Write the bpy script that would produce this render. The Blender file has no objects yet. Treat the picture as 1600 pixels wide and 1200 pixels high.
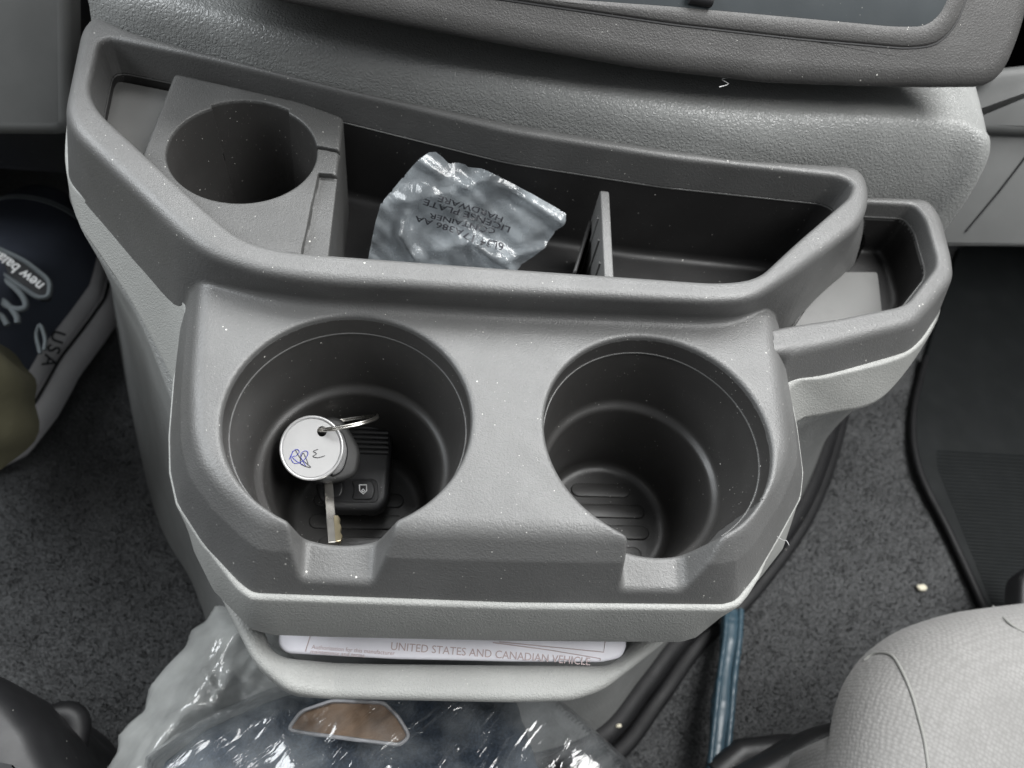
import bpy, bmesh, math, random
import numpy as np
from mathutils import Vector, Matrix
random.seed(4)
SC = bpy.context.scene
COL = SC.collection

# ------------------------------------------------------------------ camera
FPX = 1208.0                                   # focal length in photo pixels (1600 wide)
_X = np.array((.9905, -.042, -.13)); _X /= np.linalg.norm(_X)
_Z = np.array((0, math.cos(math.radians(58)), math.sin(math.radians(58))))
_Z -= _X*_X.dot(_Z); _Z /= np.linalg.norm(_Z)
RM = np.array([_X, np.cross(_Z, _X), _Z])      # camera axes -> world
_fw = RM @ np.array([0, 0, -1.])
CAM = -_fw*(.30/-_fw[2])
def ray(px, py): return RM @ np.array([(px-800)/FPX, -(py-600)/FPX, -1.])
def at(px, py, z=0.):
    """point of the place at height z seen at photo pixel px,py (used to read sizes off the photograph)"""
    d = ray(px, py); return CAM + d*((z-CAM[2])/d[2])
def atp(px, py, o, n):
    d = ray(px, py); o = np.array(o, float); n = np.array(n, float)
    return CAM + d*((o-CAM).dot(n)/d.dot(n))
cam_d = bpy.data.cameras.new('camera'); cam = bpy.data.objects.new('camera', cam_d); COL.objects.link(cam)
m4 = Matrix.Identity(4)
for i in range(3):
    for j in range(3): m4[i][j] = RM[i][j]
    m4[i][3] = CAM[i]
cam.matrix_world = m4
cam_d.sensor_width = 36; cam_d.lens = FPX/1600*36; cam_d.clip_start = .01; cam_d.clip_end = 50
cam_d.dof.use_dof = True; cam_d.dof.focus_distance = .37; cam_d.dof.aperture_fstop = 9
SC.camera = cam
SC.view_settings.view_transform = 'Standard'; SC.view_settings.look = 'None'
SC.view_settings.exposure = 0; SC.view_settings.gamma = 1

# ------------------------------------------------------------------ light: daylight through the windscreen and the door windows
W = bpy.data.worlds.new('World'); SC.world = W; W.use_nodes = True
W.node_tree.nodes['Background'].inputs[0].default_value = (.95, .975, 1, 1)
W.node_tree.nodes['Background'].inputs[1].default_value = .35
def area(name, loc, target, sx, sy, power, col):
    l = bpy.data.lights.new(name, 'AREA'); l.shape = 'RECTANGLE'; l.size = sx; l.size_y = sy; l.energy = power; l.color = col
    o = bpy.data.objects.new(name, l); COL.objects.link(o); o.location = loc
    o.rotation_euler = (Vector(target)-Vector(loc)).to_track_quat('-Z', 'Y').to_euler(); return o
area('windscreen_light', (.08, .74, 1.06), (0, 0, 0), 1.25, .60, 27, (.99, 1, 1))
area('right_window_light', (.66, .06, 1.0), (.05, 0, -.05), 1.0, .55, 29, (1, 1, .99))
area('left_window_light', (-1.0, .25, .75), (0, 0, -.05), .8, .5, 17, (.93, .97, 1))

# ------------------------------------------------------------------ materials
def mat(name, col, rough=.5, grain=None, leather=None, dust=0., coat=0., metal=0., mottled=0., spec=.5, sheen=0.):
    m = bpy.data.materials.new(name); m.use_nodes = True; nt = m.node_tree; N = nt.nodes; L = nt.links
    b = N['Principled BSDF']; b.inputs['Roughness'].default_value = rough; b.inputs['Metallic'].default_value = metal
    b.inputs['Specular IOR Level'].default_value = spec; b.inputs['Coat Weight'].default_value = coat
    b.inputs['Sheen Weight'].default_value = sheen
    tc = N.new('ShaderNodeTexCoord'); co = tc.outputs['Object']
    base = N.new('ShaderNodeRGB'); base.outputs[0].default_value = (*col, 1); c = base.outputs[0]
    def noise(scale, detail=3, rgh=.5):
        n = N.new('ShaderNodeTexNoise'); n.inputs['Scale'].default_value = scale; n.inputs['Detail'].default_value = detail
        n.inputs['Roughness'].default_value = rgh; L.new(co, n.inputs['Vector']); return n.outputs['Fac']
    def ramp(x, a, bb):
        r = N.new('ShaderNodeMapRange'); r.inputs[1].default_value = a; r.inputs[2].default_value = bb; L.new(x, r.inputs[0]); return r.outputs[0]
    def mix(f, c1, c2, ff=1.):
        x = N.new('ShaderNodeMix'); x.data_type = 'RGBA'
        if ff != 1.:
            q = N.new('ShaderNodeMath'); q.operation = 'MULTIPLY'; L.new(f, q.inputs[0]); q.inputs[1].default_value = ff; f = q.outputs[0]
        L.new(f, x.inputs[0]); L.new(c1, x.inputs[6])
        if isinstance(c2, tuple): x.inputs[7].default_value = (*c2, 1)
        else: L.new(c2, x.inputs[7])
        return x.outputs[2]
    # soft handling marks in the colour and the gloss
    c = mix(ramp(noise(38, 4), .45, .75), c, tuple(min(1, v*1.18+.003) for v in col), .7)
    rr = N.new('ShaderNodeMapRange'); L.new(noise(55, 5), rr.inputs[0]); rr.inputs[1].default_value = .3; rr.inputs[2].default_value = .7
    rr.inputs[3].default_value = max(.02, rough-.05); rr.inputs[4].default_value = min(1, rough+.06); L.new(rr.outputs[0], b.inputs['Roughness'])
    if mottled:
        c = mix(ramp(noise(700, 2, .7), .42, .66), c, tuple(min(1, v*(1+mottled*2.2)) for v in col))
        c = mix(ramp(noise(26, 4, .6), .4, .75), c, tuple(v*.62 for v in col), min(1, mottled)*.4)
        c = mix(ramp(noise(1900, 1), .62, .74), c, tuple(min(1, v*(1+mottled*5)) for v in col), .8)
    if dust:
        for sc_, th, amt in ((260, .07, .8), (110, .055, .9), (520, .07, .5)):
            v = N.new('ShaderNodeTexVoronoi'); v.inputs['Scale'].default_value = sc_; L.new(co, v.inputs['Vector'])
            sp = ramp(v.outputs['Distance'], th, th*.55)
            g = ramp(noise(31+sc_*.05, 3), .57-.17*dust, .64-.14*dust)
            q = N.new('ShaderNodeMath'); q.operation = 'MULTIPLY'; L.new(sp, q.inputs[0]); L.new(g, q.inputs[1])
            q.use_clamp = True
            c = mix(q.outputs[0], c, (.62, .61, .57), amt)
    L.new(c, b.inputs['Base Color'])
    h = None
    def addh(x, k):
        nonlocal h
        q = N.new('ShaderNodeMath'); q.operation = 'MULTIPLY'; L.new(x, q.inputs[0]); q.inputs[1].default_value = k
        if h is None: h = q.outputs[0]
        else:
            a = N.new('ShaderNodeMath'); a.operation = 'ADD'; L.new(h, a.inputs[0]); L.new(q.outputs[0], a.inputs[1]); h = a.outputs[0]
    if grain:
        for s, k in grain: addh(noise(s, 2), k)
    if leather:
        s, k = leather
        v = N.new('ShaderNodeTexVoronoi'); v.feature = 'DISTANCE_TO_EDGE'; v.inputs['Scale'].default_value = s
        wv = N.new('ShaderNodeTexNoise'); wv.inputs['Scale'].default_value = s*.9; L.new(co, wv.inputs['Vector'])
        vm = N.new('ShaderNodeVectorMath'); vm.operation = 'MULTIPLY_ADD'; L.new(wv.outputs['Color'], vm.inputs[0])
        vm.inputs[1].default_value = (1.6/s,)*3; L.new(co, vm.inputs[2]); L.new(vm.outputs[0], v.inputs['Vector'])
        addh(ramp(v.outputs['Distance'], 0, .30), k); addh(noise(s*.28, 3), k*1.0)
    if h is not None:
        bp = N.new('ShaderNodeBump'); bp.inputs['Strength'].default_value = 1; bp.inputs['Distance'].default_value = 1
        L.new(h, bp.inputs['Height']); L.new(bp.outputs[0], b.inputs['Normal'])
    return m
G = ((1500, .00020), (700, .00016))
M = dict(
 char=mat('charcoal_moulded_plastic', (.083, .083, .082), .44, G, None, .85),
 inner=mat('shaded_charcoal_plastic', (.016, .0155, .0155), .46, ((900, .00003),), None, .55, spec=.4),  # charcoal with the shade of the tray and bin interiors put into its colour
 insert=mat('charcoal_insert_plastic', (.045, .045, .044), .48, G, None, .7),
 well=mat('shaded_charcoal_cup_plastic', (.034, .033, .032), .38, ((900, .00003),), None, .9, spec=.5),  # deck charcoal darkened to carry the shade inside the cups
 grey=mat('grey_grained_plastic', (.29, .293, .282), .55, ((1500, .00005),), (620, .00012), .45),
 cover=mat('grey_leathergrain_plastic', (.22, .224, .22), .34, None, (430, .00022), .25),
 dash=mat('dark_grained_dash_plastic', (.046, .045, .044), .55, None, (650, .00010), .5, spec=.35),
 thread=mat('dark_seat_thread', (.19, .19, .18), .8),
 panel=mat('grey_dash_panel_plastic', (.075, .077, .076), .6, ((900, .00006),), None, 0),
 screen=mat('dark_slate_recess', (.026, .031, .034), .65, ((700, .00002),), None, .3, spec=.2),
 rubber=mat('black_rubber', (.010, .010, .011), .55, ((500, .00008),), None, .3, spec=.25),
 black=mat('black_plastic', (.008, .008, .009), .45, ((700, .00004),), None, .15),
 carpet=mat('grey_carpet', (.047, .048, .049), .95, ((900, .0012), (230, .0008)), None, 0, mottled=.75, spec=.1),
 navy=mat('navy_carpet', (.030, .040, .055), .9, ((700, .0008),), None, 0, mottled=.5),
 brown=mat('brown_cardboard', (.30, .20, .13), .8, ((300, .0003),), None, 0),
 ledge=mat('grey_ledge_plastic', (.10, .10, .097), .5, ((900, .00005),)),
 silver=mat('brushed_silver_plastic', (.52, .52, .52), .32, ((120, .00006),), None, 0, metal=.5),
 paper=mat('white_tag_paper', (.40, .40, .40), .45, ((160, .00010),)),
 steel=mat('key_steel', (.62, .60, .56), .28, ((900, .00003),), metal=1.),
 brass=mat('worn_brass', (.52, .45, .30), .30, ((900, .00003),), metal=1.),
 keyb=mat('black_key_plastic', (.016, .016, .017), .38, ((1100, .00004),), None, .3),
 keyg=mat('grey_scuffed_key_head', (.022, .022, .022), .60, ((400, .00008),), None, .6),
 fob=mat('black_fob_plastic', (.030, .030, .031), .30, ((1400, .00002),), None, .12),
 print_=mat('white_print', (.75, .75, .75), .5),
 inkb=mat('blue_ink', (.04, .05, .38), .5), inkk=mat('black_ink', (.015, .015, .02), .5),
 inkr=mat('brown_print', (.50, .40, .40), .6),
 page=mat('white_booklet_paper', (.80, .79, .84), .45, ((60, .0003),)),
 navysh=mat('navy_shoe_mesh', (.065, .074, .10), .8, ((1500, .0002),), spec=.3),
 dkshoe=mat('black_shoe_tongue', (.012, .013, .015), .7, ((900, .0002),)),
 lace=mat('grey_shoe_lace', (.16, .18, .19), .8, ((1800, .0003),)),
 sole=mat('white_shoe_sole', (.58, .57, .58), .6, ((300, .0001),)),
 khaki=mat('khaki_trouser_cloth', (.105, .098, .058), .9, ((1400, .0003), (40, .002))),
 blue=mat('blue_plastic', (.030, .062, .085), .35, ((120, .0004),)),
 crumb=mat('pale_crumb', (.62, .58, .46), .8, ((900, .0002),)),
 mat_=mat('ribbed_black_rubber', (.006, .0075, .008), .7, ((600, .0001),), spec=.25),
)
# seat cloth: woven dimples
def seat_mat():
    m = mat('light_grey_seat_cloth', (.20, .197, .192), .85, None, None, 0, spec=.25, sheen=.15); nt = m.node_tree; N = nt.nodes; L = nt.links
    tc = [n for n in N if n.type == 'TEX_COORD'][0]
    v = N.new('ShaderNodeTexVoronoi'); v.inputs['Scale'].default_value = 410; v.inputs['Randomness'].default_value = .45
    mp = N.new('ShaderNodeMapping'); mp.inputs['Rotation'].default_value = (0, 0, .6); L.new(tc.outputs['Object'], mp.inputs[0]); L.new(mp.outputs[0], v.inputs['Vector'])
    bp = N.new('ShaderNodeBump'); bp.inputs['Distance'].default_value = .00035; bp.invert = True; L.new(v.outputs['Distance'], bp.inputs['Height'])
    L.new(bp.outputs[0], N['Principled BSDF'].inputs['Normal'])
    b = N['Principled BSDF']; src = b.inputs['Base Color'].links[0].from_socket
    x = N.new('ShaderNodeMix'); x.data_type = 'RGBA'; mr = N.new('ShaderNodeMapRange'); L.new(v.outputs['Distance'], mr.inputs[0])
    mr.inputs[1].default_value = .25; mr.inputs[2].default_value = .75; L.new(mr.outputs[0], x.inputs[0]); L.new(src, x.inputs[6]); x.inputs[7].default_value = (.165, .162, .157, 1)
    L.new(x.outputs[2], b.inputs['Base Color']); return m
M['seat'] = seat_mat()
def film(name, tint, clear, milky, wr, dist, an=None, rg=.09, fk=1.2):
    """thin polythene film: mostly clear, part milky, wrinkled gloss"""
    m = bpy.data.materials.new(name); m.use_nodes = True; nt = m.node_tree; N = nt.nodes; L = nt.links
    out = N['Material Output']; N.remove(N['Principled BSDF'])
    t = N.new('ShaderNodeBsdfTransparent'); t.inputs[0].default_value = (*tint, 1)
    d = N.new('ShaderNodeBsdfDiffuse'); d.inputs[0].default_value = (*milky, 1)
    tl = N.new('ShaderNodeBsdfTranslucent'); tl.inputs[0].default_value = (*milky, 1)
    g = N.new('ShaderNodeBsdfGlossy'); g.inputs['Roughness'].default_value = rg; g.inputs[0].default_value = (1, 1, 1, 1)
    tc = N.new('ShaderNodeTexCoord'); hs = None; vec = tc.outputs['Object']
    if an:
        mp = N.new('ShaderNodeMapping'); mp.inputs['Rotation'].default_value = (0, 0, an[0]); L.new(vec, mp.inputs[0])
        mp2 = N.new('ShaderNodeMapping'); mp2.inputs['Scale'].default_value = (an[1], an[2], 1); L.new(mp.outputs[0], mp2.inputs[0]); vec = mp2.outputs[0]
    for s, k in wr:
        n = N.new('ShaderNodeTexNoise'); n.inputs['Scale'].default_value = s; n.inputs['Detail'].default_value = 3; n.inputs['Distortion'].default_value = 1.2
        L.new(vec, n.inputs['Vector'])
        a = N.new('ShaderNodeMath'); a.operation = 'SUBTRACT'; L.new(n.outputs[0], a.inputs[0]); a.inputs[1].default_value = .5
        ab = N.new('ShaderNodeMath'); ab.operation = 'ABSOLUTE'; L.new(a.outputs[0], ab.inputs[0])
        q = N.new('ShaderNodeMath'); q.operation = 'MULTIPLY'; L.new(ab.outputs[0], q.inputs[0]); q.inputs[1].default_value = -k
        if hs is None: hs = q.outputs[0]
        else:
            ad = N.new('ShaderNodeMath'); ad.operation = 'ADD'; L.new(hs, ad.inputs[0]); L.new(q.outputs[0], ad.inputs[1]); hs = ad.outputs[0]
    bp = N.new('ShaderNodeBump'); bp.inputs['Distance'].default_value = dist; bp.inputs['Strength'].default_value = 1; L.new(hs, bp.inputs['Height'])
    for s in (g, d, tl): L.new(bp.outputs[0], s.inputs['Normal'])
    fr = N.new('ShaderNodeFresnel'); fr.inputs[0].default_value = 1.55; L.new(bp.outputs[0], fr.inputs['Normal'])
    fm = N.new('ShaderNodeMath'); fm.operation = 'MULTIPLY_ADD'; L.new(fr.outputs[0], fm.inputs[0]); fm.inputs[1].default_value = fk; fm.inputs[2].default_value = .02; fm.use_clamp = True
    dt = N.new('ShaderNodeMixShader'); dt.inputs[0].default_value = .45; L.new(d.outputs[0], dt.inputs[1]); L.new(tl.outputs[0], dt.inputs[2])
    n2 = N.new('ShaderNodeTexNoise'); n2.inputs['Scale'].default_value = wr[0][0]*.8; n2.inputs['Detail'].default_value = 5; L.new(tc.outputs['Object'], n2.inputs['Vector'])
    mr = N.new('ShaderNodeMapRange'); L.new(n2.outputs[0], mr.inputs[0]); mr.inputs[1].default_value = .35; mr.inputs[2].default_value = .7
    mr.inputs[3].default_value = max(0, 1-clear-.12); mr.inputs[4].default_value = min(1, 1-clear+.2)
    a = N.new('ShaderNodeMixShader'); L.new(mr.outputs[0], a.inputs[0]); L.new(t.outputs[0], a.inputs[1]); L.new(dt.outputs[0], a.inputs[2])
    b = N.new('ShaderNodeMixShader'); L.new(fm.outputs[0], b.inputs[0]); L.new(a.outputs[0], b.inputs[1]); L.new(g.outputs[0], b.inputs[2])
    L.new(b.outputs[0], out.inputs[0]); return m
M['film'] = film('clear_polythene', (.93, .95, .97), .76, (.72, .78, .82), ((60, 1.), (170, .15)), .0014, None, .20, .5)
M['film2'] = film('milky_bag_polythene', (.9, .92, .93), .56, (.86, .88, .86), ((30, 1.), (90, .3)), .0022, (.9, .9, .15), .12, .8)
M['film3'] = film('clear_wrap_polythene', (.93, .94, .95), .90, (.62, .66, .68), ((42, 1.), (110, .25)), .0034, (.75, .9, .30), .12, .9)

# ------------------------------------------------------------------ objects
def thing(name, label, cat, loc=(0, 0, 0), group=None):
    o = bpy.data.objects.new(name, None); COL.objects.link(o); o.location = loc; o.empty_display_size = .02
    o['label'] = label; o['category'] = cat
    if group: o['group'] = group
    return o
def tag(o, label, cat, group=None):
    o['label'] = label; o['category'] = cat
    if group: o['group'] = group
    return o
def link(name, me, m, parent=None, kind=None):
    o = bpy.data.objects.new(name, me); COL.objects.link(o)
    if m is not None: me.materials.append(m)
    if parent is not None:
        o.parent = parent
        p = parent; off = Vector((0, 0, 0))
        while p is not None: off += p.location; p = p.parent
        me.transform(Matrix.Translation(-off)) if off.length > 0 else None
    if kind: o['kind'] = kind
    return o
def raw(name, verts, faces, m, parent=None, smooth=True, kind=None, normals=None):
    me = bpy.data.meshes.new(name); me.from_pydata([tuple(map(float, v)) for v in verts], [], faces)
    if smooth: me.polygons.foreach_set('use_smooth', [True]*len(me.polygons))
    me.update()
    return link(name, me, m, parent, kind)
def crease(o, deg=35):
    me = o.data; bm = bmesh.new(); bm.from_mesh(me)
    bmesh.ops.recalc_face_normals(bm, faces=bm.faces)
    for e in bm.edges:
        e.smooth = not (len(e.link_faces) == 2 and e.calc_face_angle(0) > math.radians(deg))
    bm.to_mesh(me); bm.free(); return o
def loft(name, rings, m, parent=None, closed=True, cap0=False, cap1=False, deg=35):
    n = len(rings[0]); V = [p for r in rings for p in r]; Fs = []
    for i in range(len(rings)-1):
        for j in range(n if closed else n-1):
            k = (j+1) % n; Fs.append((i*n+j, i*n+k, (i+1)*n+k, (i+1)*n+j))
    if cap0: Fs.append(tuple(range(n))[::-1])
    if cap1: Fs.append(tuple((len(rings)-1)*n+j for j in range(n)))
    return crease(raw(name, V, Fs, m, parent), deg)
def spline(P, n, closed=False):
    """n points of a Catmull-Rom curve through P"""
    P = np.array(P, float); N_ = len(P)
    if closed: Q = np.vstack([P[-1], P, P[0], P[1]]); S = N_
    else: Q = np.vstack([2*P[0]-P[1], P, 2*P[-1]-P[-2]]); S = N_-1
    seg = np.linalg.norm(np.diff(np.vstack([P, P[:1]]) if closed else P, axis=0), axis=1); cum = np.r_[0, np.cumsum(seg)]
    out = []
    for s in np.linspace(0, cum[-1], n, endpoint=not closed):
        i = min(max(np.searchsorted(cum, s, side='right')-1, 0), S-1); t = (s-cum[i])/max(seg[i], 1e-9)
        a, b, c, d = Q[i], Q[i+1], Q[i+2], Q[i+3]
        out.append(.5*((2*b)+(c-a)*t+(2*a-5*b+4*c-d)*t*t+(3*b-a-3*c+d)*t**3))
    return np.array(out)
def lin(P, n):
    P = np.array(P, float); seg = np.linalg.norm(np.diff(P, axis=0), axis=1); cum = np.r_[0, np.cumsum(seg)]
    s = np.linspace(0, cum[-1], n); return np.stack([np.interp(s, cum, P[:, k]) for k in range(P.shape[1])], 1)
def tube(name, path, r, m, parent=None, seg=10, closed=False, cap=True, flat=1.):
    path = np.array(path, float); n = len(path); rings = []
    up = np.array((0, 0, 1.)); rr = r if hasattr(r, '__len__') else [r]*n
    for i in range(n):
        t = path[(i+1) % n]-path[i-1] if closed else path[min(i+1, n-1)]-path[max(i-1, 0)]
        t = t/(np.linalg.norm(t)+1e-12); a = np.cross(t, up)
        if np.linalg.norm(a) < .05: a = np.cross(t, (1., 0, 0))
        a /= np.linalg.norm(a); b = np.cross(a, t)
        rings.append([path[i]+rr[i]*(math.cos(q)*a+flat*math.sin(q)*b) for q in np.linspace(0, 2*math.pi, seg, endpoint=False)])
    if closed: rings.append(rings[0])
    return loft(name, rings, m, parent, cap0=cap and not closed, cap1=cap and not closed, deg=60)
def rpoly(pts, r=.01, seg=5):
    """polygon with rounded corners (r may be a list)"""
    P = [np.array(p[:2], float) for p in pts]; n = len(P); out = []
    for i in range(n):
        a, b, c = P[i-1], P[i], P[(i+1) % n]; R = r[i] if hasattr(r, '__len__') else r
        la, lc = np.linalg.norm(a-b), np.linalg.norm(c-b); q = min(R, la*.48, lc*.48)
        p0, p2 = b+(a-b)/la*q, b+(c-b)/lc*q
        for t in np.linspace(0, 1, seg): out.append((1-t)**2*p0+2*t*(1-t)*b+t*t*p2)
    return np.array(out)
def inset(P, d):
    """move every vertex of a closed 2-D polygon inwards by d"""
    P = np.array(P, float); A = np.roll(P, 1, 0); C = np.roll(P, -1, 0)
    area2 = np.sum(P[:, 0]*C[:, 1]-C[:, 0]*P[:, 1]); s = 1 if area2 > 0 else -1
    e1 = P-A; e2 = C-P; e1 /= np.linalg.norm(e1, axis=1)[:, None]+1e-12; e2 /= np.linalg.norm(e2, axis=1)[:, None]+1e-12
    n1 = np.stack([-e1[:, 1], e1[:, 0]], 1)*s; n2 = np.stack([-e2[:, 1], e2[:, 0]], 1)*s
    nn = n1+n2; nn /= np.linalg.norm(nn, axis=1)[:, None]+1e-12; k = np.clip((nn*n1).sum(1), .4, 1)
    return P+nn*(d/k)[:, None]
class Fr:
    """a flat frame in space: origin o, axes ex, ey, normal n"""
    def __init__(s, o, n, up=(0, 1, 0)):
        s.o = np.array(o, float); s.n = np.array(n, float)/np.linalg.norm(n)
        s.ex = np.cross(up, s.n); s.ex /= np.linalg.norm(s.ex); s.ey = np.cross(s.n, s.ex)
    def uv(s, p): d = np.array(p)-s.o; return (d.dot(s.ex), d.dot(s.ey))
    def px(s, x, y): return s.uv(atp(x, y, s.o, s.n))
    def P(s, u, v, h=0): return s.o+s.ex*u+s.ey*v+s.n*h
def plate(name, fr, out2, th, r, m, parent=None, h0=0., seg=4, bottom_round=True):
    """solid plate: outline out2 in frame fr, thickness th below h0, edges rounded by r"""
    rings = []
    if bottom_round:
        for a in np.linspace(0, math.pi/2, seg): rings.append([fr.P(u, v, h0-th+r-r*math.cos(a)) for u, v in inset(out2, r-r*math.sin(a))])
    else: rings.append([fr.P(u, v, h0-th) for u, v in out2])
    for a in np.linspace(0, math.pi/2, seg+1): rings.append([fr.P(u, v, h0-r+r*math.sin(a)) for u, v in inset(out2, r-r*math.cos(a))])
    return loft(name, rings, m, parent, cap0=True, cap1=True, deg=40)
def text_on(name, s, size, place, m, parent, bold=.0, spacing=1., align='CENTER'):
    cu = bpy.data.curves.new('t', 'FONT'); cu.body = s; cu.size = size; cu.align_x = align; cu.align_y = 'CENTER'; cu.offset = bold; cu.resolution_u = 3; cu.space_character = spacing
    o = bpy.data.objects.new('t', cu); COL.objects.link(o); dg = bpy.context.evaluated_depsgraph_get(); me = bpy.data.meshes.new_from_object(o.evaluated_get(dg))
    bpy.data.objects.remove(o); V = [place(v.co.x, v.co.y) for v in me.vertices]; Fs = [tuple(p.vertices) for p in me.polygons]
    bpy.data.meshes.remove(me); return raw(name, V, Fs, m, parent, smooth=False)

# ------------------------------------------------------------------ solid modelling by distance fields -> mesh
def smax(a, b, k): h = np.maximum(k-np.abs(a-b), 0)/k; return np.maximum(a, b)+h*h*k*.25
def smin(a, b, k): return -smax(-a, -b, k)
def psdf(x, y, V):
    V = np.array(V, np.float32); x = np.asarray(x, np.float32); y = np.asarray(y, np.float32)
    x, y = np.broadcast_arrays(x, y); d = np.full(x.shape, 1e9, np.float32); s = np.ones(x.shape, np.float32)
    n = len(V)
    for i in range(n):
        a = V[i]; b = V[i-1]; ex, ey = b-a; wx = x-a[0]; wy = y-a[1]; L2 = ex*ex+ey*ey
        if L2 < 1e-14: continue
        t = np.clip((wx*ex+wy*ey)/L2, 0, 1); dx = wx-ex*t; dy = wy-ey*t; d = np.minimum(d, dx*dx+dy*dy)
        c1 = y >= a[1]; c2 = y < b[1]; c3 = ex*wy > ey*wx
        fl = (c1 & c2 & c3) | (~c1 & ~c2 & ~c3); s = np.where(fl, -s, s)
    return s*np.sqrt(d)
def mesh_field(f, lo, hi, h):
    """surface nets over the box lo..hi, then vertices pulled onto f=0; returns verts, quads, normals"""
    ax = [np.arange(lo[i], hi[i]+h, h, dtype=np.float32) for i in range(3)]
    g = f(ax[0][:, None, None], ax[1][None, :, None], ax[2][None, None, :]).astype(np.float32)
    g = np.broadcast_to(g, tuple(len(a) for a in ax)).copy()
    s = g < 0; nx, ny, nz = g.shape
    c = np.zeros((nx-1, ny-1, nz-1), np.int8)
    for i in (0, 1):
        for j in (0, 1):
            for k in (0, 1): c += s[i:nx-1+i, j:ny-1+j, k:nz-1+k]
    act = (c > 0) & (c < 8); I, J, K = np.nonzero(act); idx = np.full(act.shape, -1, np.int64); idx[I, J, K] = np.arange(len(I))
    acc = np.zeros((len(I), 3)); cnt = np.zeros(len(I))
    corners = [(a, b, d) for a in (0, 1) for b in (0, 1) for d in (0, 1)]
    for p in corners:
        for ax_ in range(3):
            if p[ax_]: continue
            q = list(p); q[ax_] = 1
            v0 = g[I+p[0], J+p[1], K+p[2]]; v1 = g[I+q[0], J+q[1], K+q[2]]; cr = (v0 < 0) != (v1 < 0)
            t = np.where(cr, v0/np.where(cr, v0-v1, 1), 0); pt = np.tile(np.array(p, float), (len(I), 1)); pt[:, ax_] += t
            acc += pt*cr[:, None]; cnt += cr
    pos = (np.stack([I, J, K], 1)+acc/cnt[:, None])*h+np.array(lo); quads = []
    for ax_ in range(3):
        a = [slice(None)]*3; b = [slice(None)]*3; a[ax_] = slice(0, -1); b[ax_] = slice(1, None)
        ch = s[tuple(a)] != s[tuple(b)]; E = np.stack(np.nonzero(ch), 1); o1, o2 = [(1, 2), (2, 0), (0, 1)][ax_]
        E = E[(E[:, o1] > 0) & (E[:, o2] > 0) & (E[:, o1] < g.shape[o1]-1) & (E[:, o2] < g.shape[o2]-1)]
        ins = s[E[:, 0], E[:, 1], E[:, 2]]; qv = []
        for da, db in ((1, 1), (0, 1), (0, 0), (1, 0)):
            F_ = E.copy(); F_[:, o1] -= da; F_[:, o2] -= db; qv.append(idx[F_[:, 0], F_[:, 1], F_[:, 2]])
        q = np.stack(qv, 1); q[~ins] = q[~ins][:, ::-1]; quads.append(q)
    quads = np.vstack(quads); e = h*.25
    def grad(p):
        X_, Y_, Z_ = p.T; v = f(X_, Y_, Z_)
        gx = (f(X_+e, Y_, Z_)-f(X_-e, Y_, Z_))/(2*e); gy = (f(X_, Y_+e, Z_)-f(X_, Y_-e, Z_))/(2*e); gz = (f(X_, Y_, Z_+e)-f(X_, Y_, Z_-e))/(2*e)
        return v, np.stack([gx, gy, gz], 1)
    for it in range(2):
        v, gr = grad(pos); st = gr*(v/np.maximum((gr*gr).sum(1), .05))[:, None]; l = np.linalg.norm(st, axis=1)
        pos = pos-st*np.minimum(1, h*.6/np.maximum(l, 1e-9))[:, None]
    v, gr = grad(pos); nrm = gr/np.maximum(np.linalg.norm(gr, axis=1), 1e-9)[:, None]
    return pos, quads, nrm
def field_obj(name, pos, quads, nrm, m, parent):
    used = np.unique(quads); mp = np.full(len(pos), -1, np.int64); mp[used] = np.arange(len(used)); q = mp[quads]; p = pos[used]; n = nrm[used]
    me = bpy.data.meshes.new(name); me.vertices.add(len(p)); me.vertices.foreach_set('co', p.astype(np.float32).ravel())
    me.loops.add(q.size); me.loops.foreach_set('vertex_index', q.astype(np.int32).ravel()); me.polygons.add(len(q))
    me.polygons.foreach_set('loop_start', np.arange(0, q.size, 4, dtype=np.int32)); me.update(calc_edges=True)
    me.polygons.foreach_set('use_smooth', np.ones(len(q), bool)); me.validate()
    me.normals_split_custom_set_from_vertices(n.astype(np.float32).tolist()) if len(me.vertices) == len(n) else None
    return link(name, me, m, parent)

# ================================================================== CENTRE CONSOLE
console = thing('center_console', 'charcoal and grey plastic console with two large cup holders before a long open tray', 'console')
ZR = .022
def PZ(pts, z): return [tuple(at(x, y, z)[:2]) for x, y in pts]
RIM_OUT = rpoly(PZ([(145, 18), (128, 40), (101, 165), (112, 200), (284, 362), (330, 397), (402, 424), (500, 438), (800, 457), (1120, 473), (1178, 469), (1220, 441), (1350, 345), (1362, 305), (1350, 257), (1150, 245), (1000, 222), (800, 188), (550, 135), (350, 85), (210, 48)], ZR), .012)
RIM_OUT_B = rpoly(PZ([(145, 100), (128, 130), (106, 280), (115, 297), (285, 481), (325, 500), (400, 500), (500, 512), (800, 524), (1120, 532), (1180, 522), (1228, 505), (1330, 402), (1352, 362), (1350, 330), (1150, 320), (1000, 300), (800, 280), (550, 230), (350, 175), (210, 130)], -.024), .012)
RIM_IN = rpoly(PZ([(157, 55), (137, 140), (152, 172), (318, 325), (375, 372), (440, 391), (520, 397), (800, 418), (1125, 441), (1185, 434), (1245, 378), (1330, 305), (1335, 285), (1312, 274), (1050, 245), (800, 205), (560, 145), (360, 97)], ZR), .010)
DT = rpoly(PZ([(318, 405), (303, 590), (304, 667), (318, 716), (345, 752), (410, 806), (450, 812), (620, 824), (985, 831), (1120, 834), (1160, 822), (1213, 745), (1228, 690), (1205, 485)], 0), .0045)
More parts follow.
